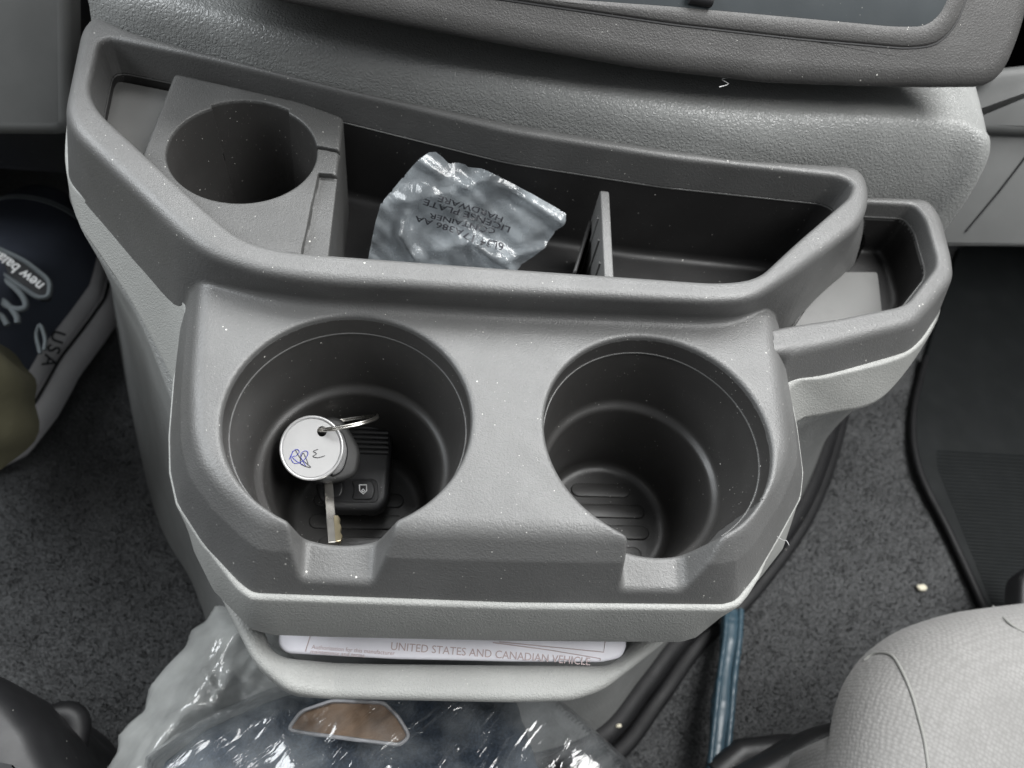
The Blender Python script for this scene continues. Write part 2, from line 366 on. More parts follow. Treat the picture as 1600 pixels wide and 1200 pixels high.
DB = rpoly(PZ([(287, 470), (273, 590), (266, 677), (267, 735), (278, 785), (320, 850), (375, 907), (396, 923), (800, 938), (1130, 941), (1150, 935), (1182, 896), (1221, 829), (1250, 775), (1254, 737), (1245, 667), (1222, 555), (1212, 480)], -.032), .004)
CL = (-.0725, -.019); CR = (.0676, -.0225)
SL = [(-.093, -.0885, -.050, -.0585), (.0475, .0485, .091, .0775)]
def poly_pair(x, y, A, B, t): return psdf(x, y, A)*(1-t)+psdf(x, y, B)*t
def f_console(x, y, z):
    x, y, z = (np.asarray(v, np.float32) for v in (x, y, z))
    t = np.clip((ZR-z)/(ZR+.024), 0, 1.3)
    outer = psdf(x, y, RIM_OUT)*(1-t)+psdf(x, y, RIM_OUT_B)*t
    tray = smax(smax(outer, z-ZR, .0062), -.060-z, .004)
    td = np.interp(z, [-.034, -.032, -.0115, -.0015, 0, .03], [1.05, 1., .48, .07, 0, -.6]).astype(np.float32)
    dd = psdf(x, y, DT)*(1-td)+psdf(x, y, DB)*td
    deck = smax(smax(dd*.85, z, .0045), -.036-z, .003)
    deck = smax(deck, y-.062, .004)
    for cx, cy in (CL, CR):
        rho = np.hypot(x-cx, y-cy); deck = smin(deck, np.maximum(np.maximum(rho-.0555, -.1145-z), z+.010), .004)
    sol = smin(tray, deck, (.0035+.0030*np.clip((.125-np.abs(x+.005))/.02, 0, 1)-.0018*np.clip((np.abs(x+.005)-.125)/.01, 0, 1)).astype(np.float32))
    rin = psdf(x, y, RIM_IN)
    cav = np.minimum(smax(rin-.03*(z-ZR), -.055-z, .006), 1e3)
    # left pocket floor stays high
    cav = smax(cav, -smin(x+.150-.25*(y-.12), .5+0*x, .01)*1. if False else cav*0-1e3, .001)
    sol = smax(sol, -cav, .0030)
    for (cx, cy), (a0, a1, b0, b1) in zip((CL, CR), SL):
        rho = np.hypot(x-cx, y-cy)
        c1 = smax(rho-(.0538+.12*np.minimum(z, 0)), -.054-z, .004)
        c3 = smax(rho-(.0437+.12*(z+.054)), -.110-z, .006)
        cup = smin(c1, c3, .003)
        q = np.clip(-z/.025, -.4, 1.4); xl = a0+(a1-a0)*q; xr = b0+(b1-b0)*q
        zf = -.0240-(-.070-y)*.10
        sl = smax(smax(smax(xl-x, x-xr, .002), (zf-z)*.9, .0035), y-(cy-.030), .004)
        cup = smin(cup, sl, .0022)
        sol = smax(sol, -cup, .0020)
    return sol
pos, quads, nrm = mesh_field(f_console, (-.25, -.105, -.12), (.225, .225, .032), .0014)
cen = pos[quads].mean(1)
rr_ = psdf(cen[:, 0], cen[:, 1], inset(RIM_OUT, -.002))
fwd = np.minimum(rr_, psdf(cen[:, 0], cen[:, 1], RIM_OUT_B))
tray_mask = (rr_ < 0) | ((fwd < .004) & (cen[:, 1] > .046))
for cx, cy in (CL, CR): tray_mask &= np.hypot(cen[:, 0]-cx, cen[:, 1]-cy) > .0550
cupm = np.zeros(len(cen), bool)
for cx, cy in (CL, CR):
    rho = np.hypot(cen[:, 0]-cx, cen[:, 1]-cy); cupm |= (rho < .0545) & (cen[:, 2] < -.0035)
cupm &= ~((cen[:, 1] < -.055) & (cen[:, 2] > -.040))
shell = field_obj('cup_holder_deck', pos, quads[~tray_mask & ~cupm], nrm, M['char'], console)
for (cx, cy) in (CL, CR):
    field_obj('cup_well', pos, quads[~tray_mask & cupm & (np.abs(cen[:, 0]-cx) < .06)], nrm, M['well'], console)  # same moulding as the deck, its shade painted by the darker colour
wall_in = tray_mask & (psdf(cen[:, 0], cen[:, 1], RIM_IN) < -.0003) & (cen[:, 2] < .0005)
field_obj('storage_tray', pos, quads[tray_mask & ~wall_in], nrm, M['char'], console)
field_obj('tray_shaded_inside', pos, quads[wall_in], nrm, M['inner'], console)  # tray faces below the seam, coloured darker in place of shade
for (cx, cy) in (CL, CR):
    a0, a1 = (-1.05, 4.20)
    tube('seam_line', [(cx+.0522*math.cos(a), cy+.0522*math.sin(a), -.0125) for a in np.linspace(a0, a1, 90)], .00045, M['char'], console, seg=6)
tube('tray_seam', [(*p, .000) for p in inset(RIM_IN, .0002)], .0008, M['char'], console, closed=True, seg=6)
# pads moulded in the cup floors
FL = Fr((0, 0, -.110), (0, 0, 1))
def stadium(cx, cy, w, h, a=0): 
    q = []
    for s in (1, -1):
        for t in np.linspace(-math.pi/2, math.pi/2, 8): q.append((s*(w/2-h/2)+s*h/2*math.cos(t), s*h/2*math.sin(t)))
    ca, sa = math.cos(a), math.sin(a); return [(cx+u*ca-v*sa, cy+u*sa+v*ca) for u, v in q]
for (cx, cy) in (CL, CR):
    for dy, w in ((.020, .036), (.007, .050), (-.006, .052), (-.019, .040)):
        plate('anti_slip_pad', FL, stadium(cx, cy+dy, w, .0085), .002, .0007, M['well'], console, h0=.0010)
# small cup holder insert
ZI = .014
hc = np.array(at(376, 238, ZI)[:2]); HR = .0368; hc = np.array([(at(253, 235, ZI)[0]+at(500, 245, ZI)[0])/2, (at(375, 160, ZI)[1]+at(380, 317, ZI)[1])/2])
INS = rpoly(PZ([(272, 113), (470, 158), (537, 182), (512, 400), (380, 396), (180, 300), (222, 240)], ZI), .003)
def f_insert(x, y, z):
    x, y, z = (np.asarray(v, np.float32) for v in (x, y, z))
    d = smax(smax(psdf(x, y, INS), z-ZI, .0025), -.090-z, .002)
    rho = np.hypot(x-hc[0], y-hc[1]); an = np.arctan2(y-hc[1], x-hc[0])
    tab = np.where((an > 1.05) & (an < 2.15), .0022, 0.).astype(np.float32)
    hole = smax(rho-(HR+tab+.05*(z-ZI)), -.086-z, .004)
    d = smax(d, -hole, .0012)
    # counterbored rim and a slit to the right
    slit = np.maximum(np.maximum(hc[0]+.03-x, x-(hc[0]+.060)), np.maximum(np.abs(y-(hc[1]+.008-.15*(x-hc[0]-.03)))-.0011, ZI-.004-z))
    d = smax(d, -slit, .0008)
    step = np.maximum(np.maximum(hc[0]+.0395+.05*(y-hc[1])-x, y-(hc[1]-.012)), ZI-.0035-z)   # lower lip beside the hole
    d = smax(d, -step, .0008)
    cut = -(psdf(x, y, RIM_IN)+.0006); return smax(d, -cut, .0005)
p2, q2, n2 = mesh_field(f_insert, (-.235, .03, -.094), (-.07, .205, .02), .0013)
c2 = p2[q2].mean(1); rho2 = np.hypot(c2[:, 0]-hc[0], c2[:, 1]-hc[1]); inn = (rho2 < HR+.003) & (c2[:, 2] < ZI-.002)
field_obj('small_cup_holder', p2, q2[~inn], n2, M['insert'], console)
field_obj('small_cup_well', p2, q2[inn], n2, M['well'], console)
# raised floor of the pocket left of the small holder
pk = rpoly(PZ([(160, 75), (300, 110), (250, 420), (130, 330), (120, 160)], -.004), .004)
pk = [tuple(p) for p in pk]
plate('pocket_floor', Fr((0, 0, -.004), (0, 0, 1)), inset(rpoly([at(178, 128, -.004)[:2], (-.1785, .185), (-.1785, .09), at(150, 215, -.004)[:2]], .006), -.002), .02, .001, M['ledge'], console)
# divider plates standing in the tray
def upright(name, a_top, b_top, zt0, zt1, zb, th, m):
    a = np.array(at(*a_top, zt0)); b = np.array(at(*b_top, zt1)); d = b-a; d[2] = 0; L_ = np.linalg.norm(d); d /= L_
    n = np.cross(d, (0, 0, 1.)); fr = Fr(a, n, up=(0, 0, 1)); s = np.sign(fr.ex.dot(d))
    o2 = rpoly([(0, 0), (s*L_, zt1-zt0), (s*L_, zb-zt0), (0, zb-zt0)], .003)
    return plate(name, fr, o2, th, .0008, m, console, h0=th/2)
upright('divider', (945, 296), (952, 436), .006, .006, -.054, .0050, M['char'])
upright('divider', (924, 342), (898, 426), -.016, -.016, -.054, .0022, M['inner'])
dv = np.array(at(945, 296, .006)); dv2 = np.array(at(952, 436, .006))
for k in range(3):
    t = .25+.25*k; p = dv+(dv2-dv)*t; tube('divider_rib', [p+np.array((-.0028, 0, -.006)), p+np.array((-.0028, 0, -.052))], .0008, M['char'], console, seg=6)
# ---- grey trim band under the cup deck
TB = [(302, 470), (287, 530), (273, 590), (266, 677), (267, 735), (278, 785), (320, 850), (375, 907), (396, 923), (500, 927), (800, 938), (1130, 941), (1150, 935), (1182, 896), (1221, 829), (1250, 775), (1254, 737), (1245, 667), (1232, 600), (1205, 470)]
BB = [(330, 500), (300, 560), (285, 620), (276, 700), (284, 790), (305, 865), (335, 925), (393, 985), (425, 994), (520, 997), (800, 1003), (1062, 1005), (1085, 998), (1143, 951), (1185, 905), (1220, 860), (1240, 800), (1240, 700), (1225, 620), (1180, 500)]
tb = np.array(PZ(TB, -.032)); bb = np.array(PZ(BB, -.058)); NT = 220
def dense(a): return lin(a, NT)
tb = dense(tb); bb = dense(bb)
def off_open(P, d):
    T = np.gradient(P, axis=0); T /= np.linalg.norm(T, axis=1)[:, None]; return P+np.stack([T[:, 1], -T[:, 0]], 1)*-d
cen0 = np.array((0, 0.))
sgn = 1 if np.linalg.norm(off_open(tb, .01)[NT//2]-cen0) > np.linalg.norm(tb[NT//2]-cen0) else -1
lipw = np.clip((-.070-tb[:, 1])/.015, 0, 1)*.6+.4
def ringz(P, d, z):
    Q = off_open(P, sgn); return [(*(p+(q-p)*(d*w if d > 0 else d)), z) for p, q, w in zip(P, Q, lipw)]
loft('trim_band', [ringz(tb, -.012, -.0345), ringz(tb, -.0005, -.0345), ringz(tb, .0002, -.0336), ringz(tb, .0008, -.0330), ringz(tb, .0026, -.0334), ringz(tb, .0034, -.0346), ringz(tb, .0036, -.037), ringz(bb, .0, -.0555), ringz(bb, -.0004, -.0575), ringz(bb, -.0015, -.0585), ringz(bb, -.012, -.0585)], M['grey'], console, closed=False, deg=70)
# ---- lower pocket with its lip
LO = rpoly([at(x, y, -.085)[:2] for x, y in [(330, 915), (345, 930), (402, 1045), (452, 1086), (500, 1090), (800, 1096), (895, 1094), (945, 1077), (1040, 1003), (1060, 970)]]+[(.10, -.074), (-.13, -.074)], .006)
LI = rpoly([at(x, y, -.085)[:2] for x, y in [(400, 960), (424, 1018), (446, 1030), (600, 1034), (800, 1036), (950, 1037), (978, 1018), (1000, 985)]]+[(.07, -.079), (-.1, -.079)], .004)
def f_pocket(x, y, z):
    x, y, z = (np.asarray(v, np.float32) for v in (x, y, z))
    o = psdf(x, y, LO)-.14*(z+.085)*0+.25*np.maximum(-.088-z, 0)
    # the lip rises towards the band at both sides
    rise = np.maximum(np.abs(x+.008)-.068, 0)*.30
    d = smax(smax(o, z+.0835-rise, .005), -.108-z, .004)
    cav = smax(psdf(x, y, LI), -.104-z, .003)
    return smax(d, -cav, .008)
p3, q3, n3 = mesh_field(f_pocket, (-.15, -.135, -.112), (.12, -.02, -.06), .0014)
field_obj('lower_pocket', p3, q3, n3, M['grey'], console)
# ---- side bin at the right
ZB = -.001
BO = rpoly(PZ([(1180, 560), (1232, 549), (1300, 535), (1428, 503), (1452, 478), (1492, 430), (1488, 398), (1470, 335), (1452, 309), (1330, 303), (1290, 330), (1200, 470)], ZB), .006)
BOB = rpoly(PZ([(1190, 620), (1236, 603), (1300, 590), (1418, 556), (1440, 535), (1462, 500), (1476, 465), (1474, 390), (1456, 338), (1330, 332), (1290, 370), (1200, 520)], -.024), .006)
BI = rpoly(PZ([(1170, 520), (1240, 507), (1310, 497), (1405, 478), (1422, 470), (1464, 416), (1465, 400), (1447, 340), (1430, 319), (1350, 315), (1290, 350), (1170, 480)], ZB), .005)
def f_bin(x, y, z):
    x, y, z = (np.asarray(v, np.float32) for v in (x, y, z))
    t = np.clip((ZB-z)/(ZB+.024), 0, 1.05); o = psdf(x, y, BO)*(1-t)+psdf(x, y, BOB)*t
    d = smax(smax(o, z-ZB, .0048), -.046-z, .002); bi = psdf(x, y, BI)
    cav = np.minimum(smax(bi-.02*z, -.042-z, .004), 1e3); d = smax(d, -cav, .0026)
    t = np.clip((ZR-z)/(ZR+.024), 0, 1.3); tr = psdf(x, y, RIM_OUT)*(1-t)+psdf(x, y, RIM_OUT_B)*t
    td = np.interp(z, [-.034, -.032, -.010, 0, .03], [1.05, 1., .43, 0, -.3]).astype(np.float32)
    dk = psdf(x, y, DT)*(1-td)+psdf(x, y, DB)*td
    return smax(smax(d, -(tr+.001), .001), -(dk+.002), .001)
p4, q4, n4 = mesh_field(f_bin, (.10, -.0, -.05), (.275, .165, .012), .0013)
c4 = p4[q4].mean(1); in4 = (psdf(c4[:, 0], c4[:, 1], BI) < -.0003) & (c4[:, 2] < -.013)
flo = in4 & (c4[:, 2] < -.036) & (np.abs(n4[q4[:, 0], 2]) > .8)
field_obj('side_bin', p4, q4[~in4], n4, M['char'], console)
field_obj('side_bin_shaded_inside', p4, q4[in4], n4, M['inner'], console)  # bin faces below its seam, shade painted in by the dark charcoal
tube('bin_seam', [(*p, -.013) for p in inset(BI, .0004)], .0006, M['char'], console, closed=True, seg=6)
bf = rpoly(PZ([(1225, 530), (1290, 424), (1372, 424), (1381, 500)], -.036), .003)
plate('bin_floor', Fr((0, 0, -.036), (0, 0, 1)), bf, .005, .001, M['ledge'], console)

# ================================================================== ENGINE COVER
cover = thing('engine_cover', 'grey leather-grained engine cover bulging behind and below the console', 'engine cover')
def P3(L_): return np.array([p[1:] if p[0] == 'w' else at(*p) for p in L_], float)
# upper hump: rows from the tray line up over the nose and back under the dash
XS = [(-.30), ]
def uspline(P, k):
    Q = np.vstack([2*P[0]-P[1], P, 2*P[-1]-P[-2]]); out = []
    for i in range(len(P)-1):
        for t in np.linspace(0, 1, k, endpoint=False):
            a, b, c, d = Q[i:i+4]; out.append(.5*((2*b)+(c-a)*t+(2*a-5*b+4*c-d)*t*t+(3*b-a-3*c+d)*t**3))
    out = np.array(out+[P[-1]])
    for _ in range(5): out[1:-1] = (out[:-2]+out[1:-1]*2+out[2:])/4
    return out
def hump():
    base = [(140, 12, .020), (210, 44, .020), (350, 82, .020), (550, 131, .020), (800, 184, .020), (1000, 218, .020), (1150, 241, .018), (1320, 252, .014), (1362, 285, .006), (1400, 303, .005), (1450, 307, .004), (1478, 345, .0), (1490, 392, -.012)]
    nose = [(150, -12, .040), (230, 18, .042), (370, 55, .042), (560, 100, .042), (800, 152, .043), (1000, 184, .043), (1150, 200, .043), (1320, 210, .042), (1375, 212, .042), (1420, 213, .041), (1465, 213, .040), (1500, 217, .038), (1527, 232, .034)]
    B3 = P3(base); N3 = P3([(p[0], p[1], p[2]-.008) for p in nose])
    for i in range(7, len(B3)):
        k = (i-7)/5; B3[i] = N3[i]+np.array((.008*k, -.001-.003*k, 0)); B3[i][2] = -.03
    B3[7][2] = -.005
    a = uspline(B3, 11); b = uspline(N3, 11)
    rows = []
    T = np.gradient(b, axis=0); T[:, 2] = 0; T /= np.linalg.norm(T, axis=1)[:, None]; nb = np.stack([-T[:, 1], T[:, 0], 0*T[:, 0]], 1)
    top = b+nb*.013+np.array((0, 0, .0050)); rows.append(a-nb*.004-np.array((0, 0, .016)))
    for q in np.linspace(0, math.pi/2, 12):
        cq = max(0, math.cos(q)); kx = .18*math.sin(q)+.82*(1-cq**.75); k = np.array((kx, kx, math.sin(q)**.75)); rows.append(a+(top-a)*k)
    # rounding over the nose, then gently rising back
    n = len(b); T = np.gradient(b, axis=0); T[:, 2] = 0; T /= np.linalg.norm(T, axis=1)[:, None]; nb = np.stack([-T[:, 1], T[:, 0], 0*T[:, 0]], 1)
    for s, h in ((.020, .0056), (.030, .0060), (.055, .0064), (.09, .007), (.14, .008)):
        rows.append(b+nb*s+np.array((0, 0, h)))
    return rows
hr = hump()
# right-hand end folds down: add columns that drop outward
def extend(row, i, tot):
    e = row[-1]; cols = []
    out = np.array((.9, .15, 0)); out /= np.linalg.norm(out)
    for s, d in ((.004, .001), (.008, .0035), (.0115, .008), (.0135, .015), (.0145, .025), (.017, .05), (.03, .11), (.07, .26), (.10, .38)):
        cols.append(e+out*s-np.array((0, 0, d)))
    return np.vstack([row, cols])
hr2 = [extend(r, i, len(hr)) for i, r in enumerate(hr)]
loft('upper_cover', [list(map(tuple, r)) for r in hr2], M['cover'], cover, closed=False, deg=75)
# side walls: ledge line, crease, floor line
T_ = [(128, 60, -.012), (104, 200, -.018), (108, 283, -.022), (150, 328, -.022), (220, 399, -.022), (288, 482, -.022), ('w', -.158, .0, -.04), ('w', -.128, -.066, -.045), ('w', -.104, -.083, -.05), ('w', -.03, -.086, -.05), ('w', .04, -.086, -.05), ('w', .09, -.083, -.05), ('w', .12, -.06, -.04), ('w', .142, -.005, -.035), (1238, 604, -.022), (1300, 590, -.022), (1416, 556, -.022), (1462, 500, -.022), (1470, 440, -.02), (1478, 380, -.015)]
C_ = [(130, 120, -.03), (108, 250, -.03), (117, 335, -.034), (160, 405, -.038), (215, 490, -.047), (290, 650, -.064), ('w', -.125, -.068, -.085), ('w', -.104, -.080, -.085), ('w', -.03, -.080, -.085), ('w', .04, -.080, -.085), ('w', .09, -.080, -.085), ('w', .12, -.06, -.08), ('w', .14, -.02, -.06), (1244, 662, -.045), (1300, 645, -.045), (1385, 618, -.045), (1462, 506, -.035), (1470, 450, -.034), (1480, 390, -.03)]
D_ = [(130, 130, -.032), (112, 256, -.034), (122, 345, -.040), (163, 412, -.044), (217, 496, -.054), (284, 662, -.074), ('w', -.125, -.068, -.095), ('w', -.104, -.078, -.12), ('w', -.03, -.078, -.13), ('w', .04, -.078, -.13), ('w', .09, -.078, -.12), ('w', .125, -.055, -.10), (1215, 690, -.06), (1290, 640, -.055), (1372, 610, -.052), (1462, 500, -.045), (1468, 455, -.045), (1480, 400, -.04)]
B_ = [(150, 300, -.36), (190, 560, -.36), (242, 790, -.36), (300, 900, -.36), (340, 1000, -.36), (400, 1080, -.36), (500, 1160, -.36), (600, 1180, -.36), (800, 1180, -.36), (930, 1140, -.36), (1000, 1060, -.36), (1060, 985, -.36), (1150, 910, -.36), (1246, 788, -.36), (1300, 650, -.36), (1330, 500, -.36)]
t3, c3_, d3, b3 = (spline(P3(v), 160) for v in (T_, C_, D_, B_))
cc = np.array((0, .05, 0))
def towards(P, k, dz=0): v = (cc-P)*np.array((1, 1, 0)); v /= np.linalg.norm(v, axis=1)[:, None]; return P+v*k+np.array((0, 0, dz))
loft('housing_band', [towards(t3, .014, .0005), towards(t3, .002, .0010), towards(t3, 0, 0), towards(t3, -.0006, -.002), c3_*.93+t3*.07, towards(c3_, .0008, -.0015), towards(c3_, .006, -.004)], M['grey'], cover, closed=False, deg=75)
mids = [towards(d3*(1-t)+b3*t, .010*math.sin(math.pi*t)) for t in np.linspace(0, 1, 14)]
loft('lower_cover', [towards(d3, .012, .006)]+mids+[towards(b3, -.003, -.012)], M['cover'], cover, closed=False, deg=75)
gp = towards(b3, -.006, -.008)[70:]
tube('floor_seal', gp, .010, M['rubber'], cover, seg=12, flat=.7)
tube('floor_seal', towards(b3, -.024, -.016)[70:], .007, M['rubber'], cover, seg=12, flat=.5)

# ================================================================== FLOOR
ZF = -.38
fl = raw('floor', [(-3, -3, ZF-.004), (3, -3, ZF-.004), (3, 3, ZF-.004), (-3, 3, ZF-.004)], [(0, 1, 2, 3)], M['carpet'], smooth=False); fl['kind'] = 'structure'
# displaced carpet pile where it shows
def carpet_patch():
    n = 150; xs = np.linspace(-.55, .75, n); ys = np.linspace(-.30, .5, 100); rng = np.random.RandomState(3)
    z = rng.rand(n, 100)*.0012
    X_, Y_ = np.meshgrid(xs, ys, indexing='ij'); z += .004*np.sin(X_*17+Y_*9)*np.sin(Y_*21)+ZF+.001
    V = np.stack([X_, Y_, z], 2).reshape(-1, 3); Fs = [(i*100+j, (i+1)*100+j, (i+1)*100+j+1, i*100+j+1) for i in range(n-1) for j in range(99)]
    o = raw('carpet', V, Fs, M['carpet']); o['kind'] = 'structure'
carpet_patch()
def tufts(n=170000):
    rg = np.random.RandomState(11); x = rg.uniform(-.50, .62, n); y = rg.uniform(-.22, .25, n)
    z = .004*np.sin(x*17+y*9)*np.sin(y*21)+ZF+.0012; a = rg.rand(n)*6.28; h = rg.uniform(.0015, .0042, n); w = rg.uniform(.0003, .0008, n); l = rg.normal(0, .0016, (n, 2))
    V = np.empty((n, 3, 3), np.float32); dx = np.cos(a)*w; dy = np.sin(a)*w
    V[:, 0] = np.stack([x-dx, y-dy, z], 1); V[:, 1] = np.stack([x+dx, y+dy, z], 1); V[:, 2] = np.stack([x+l[:, 0], y+l[:, 1], z+h], 1)
    me = bpy.data.meshes.new('carpet_pile'); me.vertices.add(n*3); me.vertices.foreach_set('co', V.ravel()); me.loops.add(n*3); me.loops.foreach_set('vertex_index', np.arange(n*3, dtype=np.int32))
    me.polygons.add(n); me.polygons.foreach_set('loop_start', np.arange(0, n*3, 3, dtype=np.int32)); me.update(calc_edges=True)
    o = link('carpet_pile', me, M['carpet']); tag(o, 'short grey pile of the floor carpet around the console', 'carpet pile'); o['kind'] = 'stuff'
tufts()
# unseen door walls, added to block low ambient light at both footwell sides
for sx, nm in ((-1, 'left_unseen_door'), (1, 'right_unseen_door')):
    d_ = raw('unseen_door_wall', [(sx*.78, -1.2, ZF), (sx*.78, .8, ZF), (sx*.82, .8, .30), (sx*.82, -1.2, .30), (sx*.86, -1.2, ZF), (sx*.86, .8, ZF), (sx*.86, .8, .30), (sx*.86, -1.2, .30)], [(0, 1, 2, 3), (4, 5, 6, 7), (0, 1, 5, 4), (3, 2, 6, 7), (0, 3, 7, 4), (1, 2, 6, 5)], M['panel'], smooth=False); d_['kind'] = 'structure'

#PART2
# ================================================================== DASHBOARD
dash = thing('dashboard', 'dark grained dashboard bezel overhanging the engine cover, with a slate recess at top right', 'dashboard')
DF = Fr(at(850, 110, .062), (.03, -.70, .71))
lipl = [(100, -120), (280, -45), (450, 0), (620, 33), (800, 68), (1000, 103), (1200, 126), (1350, 132), (1470, 134), (1568, 133), (1605, 50), (1660, -200), (1400, -420), (100, -500)]
def bezel():
    O = rpoly([DF.px(*p) for p in lipl], [.006]*9+[.018]+[.02]*4); R = []
    for ins, h in [(.060, -.075), (.035, -.045), (.016, -.024), (.006, -.014), (.0015, -.009), (0, -.006), (.0006, -.0042), (.002, -.0028), (.004, -.0016), (.007, -.0006), (.010, 0)]:
        R.append([DF.P(u, v, h) for u, v in inset(O, ins)])
    loft('dash_bezel', R, M['dash'], dash, cap0=True, cap1=True, deg=60)
bezel()
DB0 = Fr((0, .64, .17), (0, 0, 1))
plate('dash_light_blocker', Fr((0, .62, -.03), (0, 0, 1)), [(-1.2, -.34), (-.29, -.34), (-.29, .2), (-1.2, .2)], .14, .01, M['black'], dash)  # black blocks added under the dash to shut light out of the footwells
plate('dash_light_blocker', Fr((0, .62, -.03), (0, 0, 1)), [(.52, -.26), (1.2, -.26), (1.2, .2), (.52, .2)], .14, .01, M['black'], dash)
plate('dash_body', DB0, rpoly([(-1.2, -.32), (1.2, -.32), (1.2, .3), (-1.2, .3)], .03), .17, .03, M['dash'], dash, h0=.07)
fr_o = [(560, -60), (760, -8), (1050, 38), (1250, 60), (1420, 75), (1462, 70), (1492, 42), (1512, 0), (1530, -80), (600, -120)]
fr_o = [(400, -250), (560, -50), (760, -6), (1050, 37), (1250, 60), (1420, 75), (1464, 69), (1492, 40), (1510, -5), (1540, -150), (1500, -250)]
fo = rpoly([DF.px(*p) for p in fr_o], .008)
fi = rpoly([DF.px(*p) for p in [(700, -250), (820, -40), (870, -5), (1050, 8), (1250, 26), (1400, 40), (1445, 39), (1468, 20), (1482, -15), (1500, -150), (1460, -250)]], .008, seg=5)
# groove and raised frame ring round the recess
def ringplate(name, fr, fo, fi, h, m, parent):
    n = 160
    def rs(P): P = np.vstack([P, P[:1]]); return lin(P, n+1)[:-1]
    a, b = rs(np.array(fo)), rs(np.array(fi))
    # align start points
    k = np.argmin(np.linalg.norm(b-a[0], axis=1)); b = np.roll(b, -k, 0)
    R = lambda P, h_: [fr.P(u, v, h_) for u, v in P]
    return loft(name, [R(inset(a, 0), -.0025), R(inset(a, 0), h-.001), R(inset(a, .0010), h), R(inset(b, -.003), h), R(inset(b, -.001), h-.0006), R(inset(b, 0), h-.002), R(inset(b, .002), h-.010)], m, parent, deg=50)
plate('groove', DF, inset(fo, -.0011), .004, .0004, M['black'], dash, h0=.0004)
ringplate('recess_frame', DF, fo, fi, .0016, M['dash'], dash)
plate('recess_panel', DF, inset(fi, -.001), .002, .0004, M['screen'], dash, h0=.0008)
tube('recess_button', [DF.P(*DF.px(1075, -4), .002), DF.P(*DF.px(1110, 2), .002)], .0035, M['black'], dash)

# side panels of the dash
rp = thing('side_panel', 'grey plastic dash panel at the right edge beside the engine cover', 'trim panel', tuple(at(1570, 300, 0)))
PF = Fr(at(1560, 300, -.01)+np.array((0, .10, .05)), (-.25, -.75, .6))
plate('lower_panel', PF, rpoly([PF.px(*p) for p in [(1425, 392), (1480, 385), (1720, 388), (1720, 150), (1530, 140), (1440, 150)]], .004), .03, .003, M['panel'], rp)
plate('upper_panel', PF, rpoly([PF.px(*p) for p in [(1440, 208), (1528, 209), (1720, 216), (1720, 90), (1534, 110), (1524, 140)]], .006), .03, .006, M['panel'], rp, h0=.008)
tube('seam', [PF.P(*PF.px(1610, 235), .0006), PF.P(*PF.px(1560, 300), .0006), PF.P(*PF.px(1508, 362), .0006)], .0006, M['black'], rp, seg=6)
lp = thing('glove_panel', 'grey plastic lower dash panel with rounded corner at the upper left', 'trim panel', tuple(at(50, 100, 0)))
LF = Fr(at(50, 150, -.02)+np.array((0, .08, .03)), (.1, -.75, .6))
plate('panel', LF, rpoly([LF.px(*p) for p in [(-200, 208), (94, 210), (110, 196), (107, 0), (105, -200), (-200, -200)]], .008), .03, .006, M['panel'], lp)
# black firewall far behind everything
fwl = raw('firewall', [(-3, .75, -.4), (3, .75, -.4), (3, .75, .25), (-3, .75, .25)], [(0, 1, 2, 3)], M['black'], smooth=False); fwl['kind'] = 'structure'
fwl['label'] = 'black footwell wall'; 
# ================================================================== BOOKLET
bk = thing('booklet', 'white printed warranty booklet lying in the slot of the lower pocket', 'booklet', tuple(at(700, 1015, -.08)))
BF = Fr(at(700, 1034, -.0865), (0, -.22, .97), up=(0, 1, 0))
bo = rpoly([BF.px(*p) for p in [(436, 985), (433, 1008), (446, 1021), (620, 1030), (800, 1034), (940, 1035), (973, 1028), (982, 1005), (972, 988), (438, 972)]], .003)
plate('pages', BF, bo, .006, .0022, M['page'], bk, h0=.0)
def bl(pts, r=.00022):
    tube('ruled_line', [BF.P(*BF.px(*p), .0001) for p in pts], r, M['inkr'], bk, seg=4)
bl([(485, 993), (477, 1018)]); bl([(946, 1000), (943, 1019), (780, 1003)]); bl([(938, 1032), (938, 1029), (860, 1016), (770, 1004)])
bu = np.array(BF.px(700, 1020))-np.array(BF.px(610, 1013)); bu /= np.linalg.norm(bu); bv = np.array((-bu[1], bu[0]))
def on_book(px, py):
    o = np.array(BF.px(px, py))
    return lambda x, y: BF.P(*(o+bu*x+bv*y), .0002)
text_on('title_print', 'UNITED STATES AND CANADIAN VEHICLE', .0051, on_book(610, 1010), M['inkr'], bk, align='LEFT')
text_on('small_print', 'Authorization for this manufacturer', .0027, on_book(487, 1011), M['inkr'], bk, align='LEFT')
text_on('small_print', 'maintenance and terms', .0027, on_book(485, 1018), M['inkr'], bk, align='LEFT')

# ================================================================== KEYS
KO = at(540, 720, -.10)
keys = thing('key_bunch', 'key with round silver tag and black remote on a steel ring in left cup holder', 'keys', tuple(KO))
fn = np.array((-.10, -.06, 1.)); FF = Fr(at(556, 725, -.088), fn, up=(-.05, 1, 0))
def FP(pts): return [FF.px(*p) for p in pts]
plate('remote_fob', FF, rpoly(FP([(497, 655), (545, 645), (606, 650), (612, 690), (606, 778), (590, 797), (510, 795), (492, 770)]), .006), .012, .0032, M['fob'], keys, seg=6)
for i in range(7):
    y = 661+i*7.5
    tube('grip_rib', [FF.P(*FF.px(545, y), .0006), FF.P(*FF.px(607, y+1.5), .0006)], .0012, M['fob'], keys, seg=8)
def button(cx, cy, w, h):
    b = plate('button', FF, rpoly(FP([(cx-w, cy-h), (cx-w*.72, cy), (cx-w, cy+h), (cx+w*.7, cy+h*1.05), (cx+w, cy), (cx+w*.7, cy-h)]), .0022), .003, .0008, M['keyb'], keys, h0=.0011)
    return b
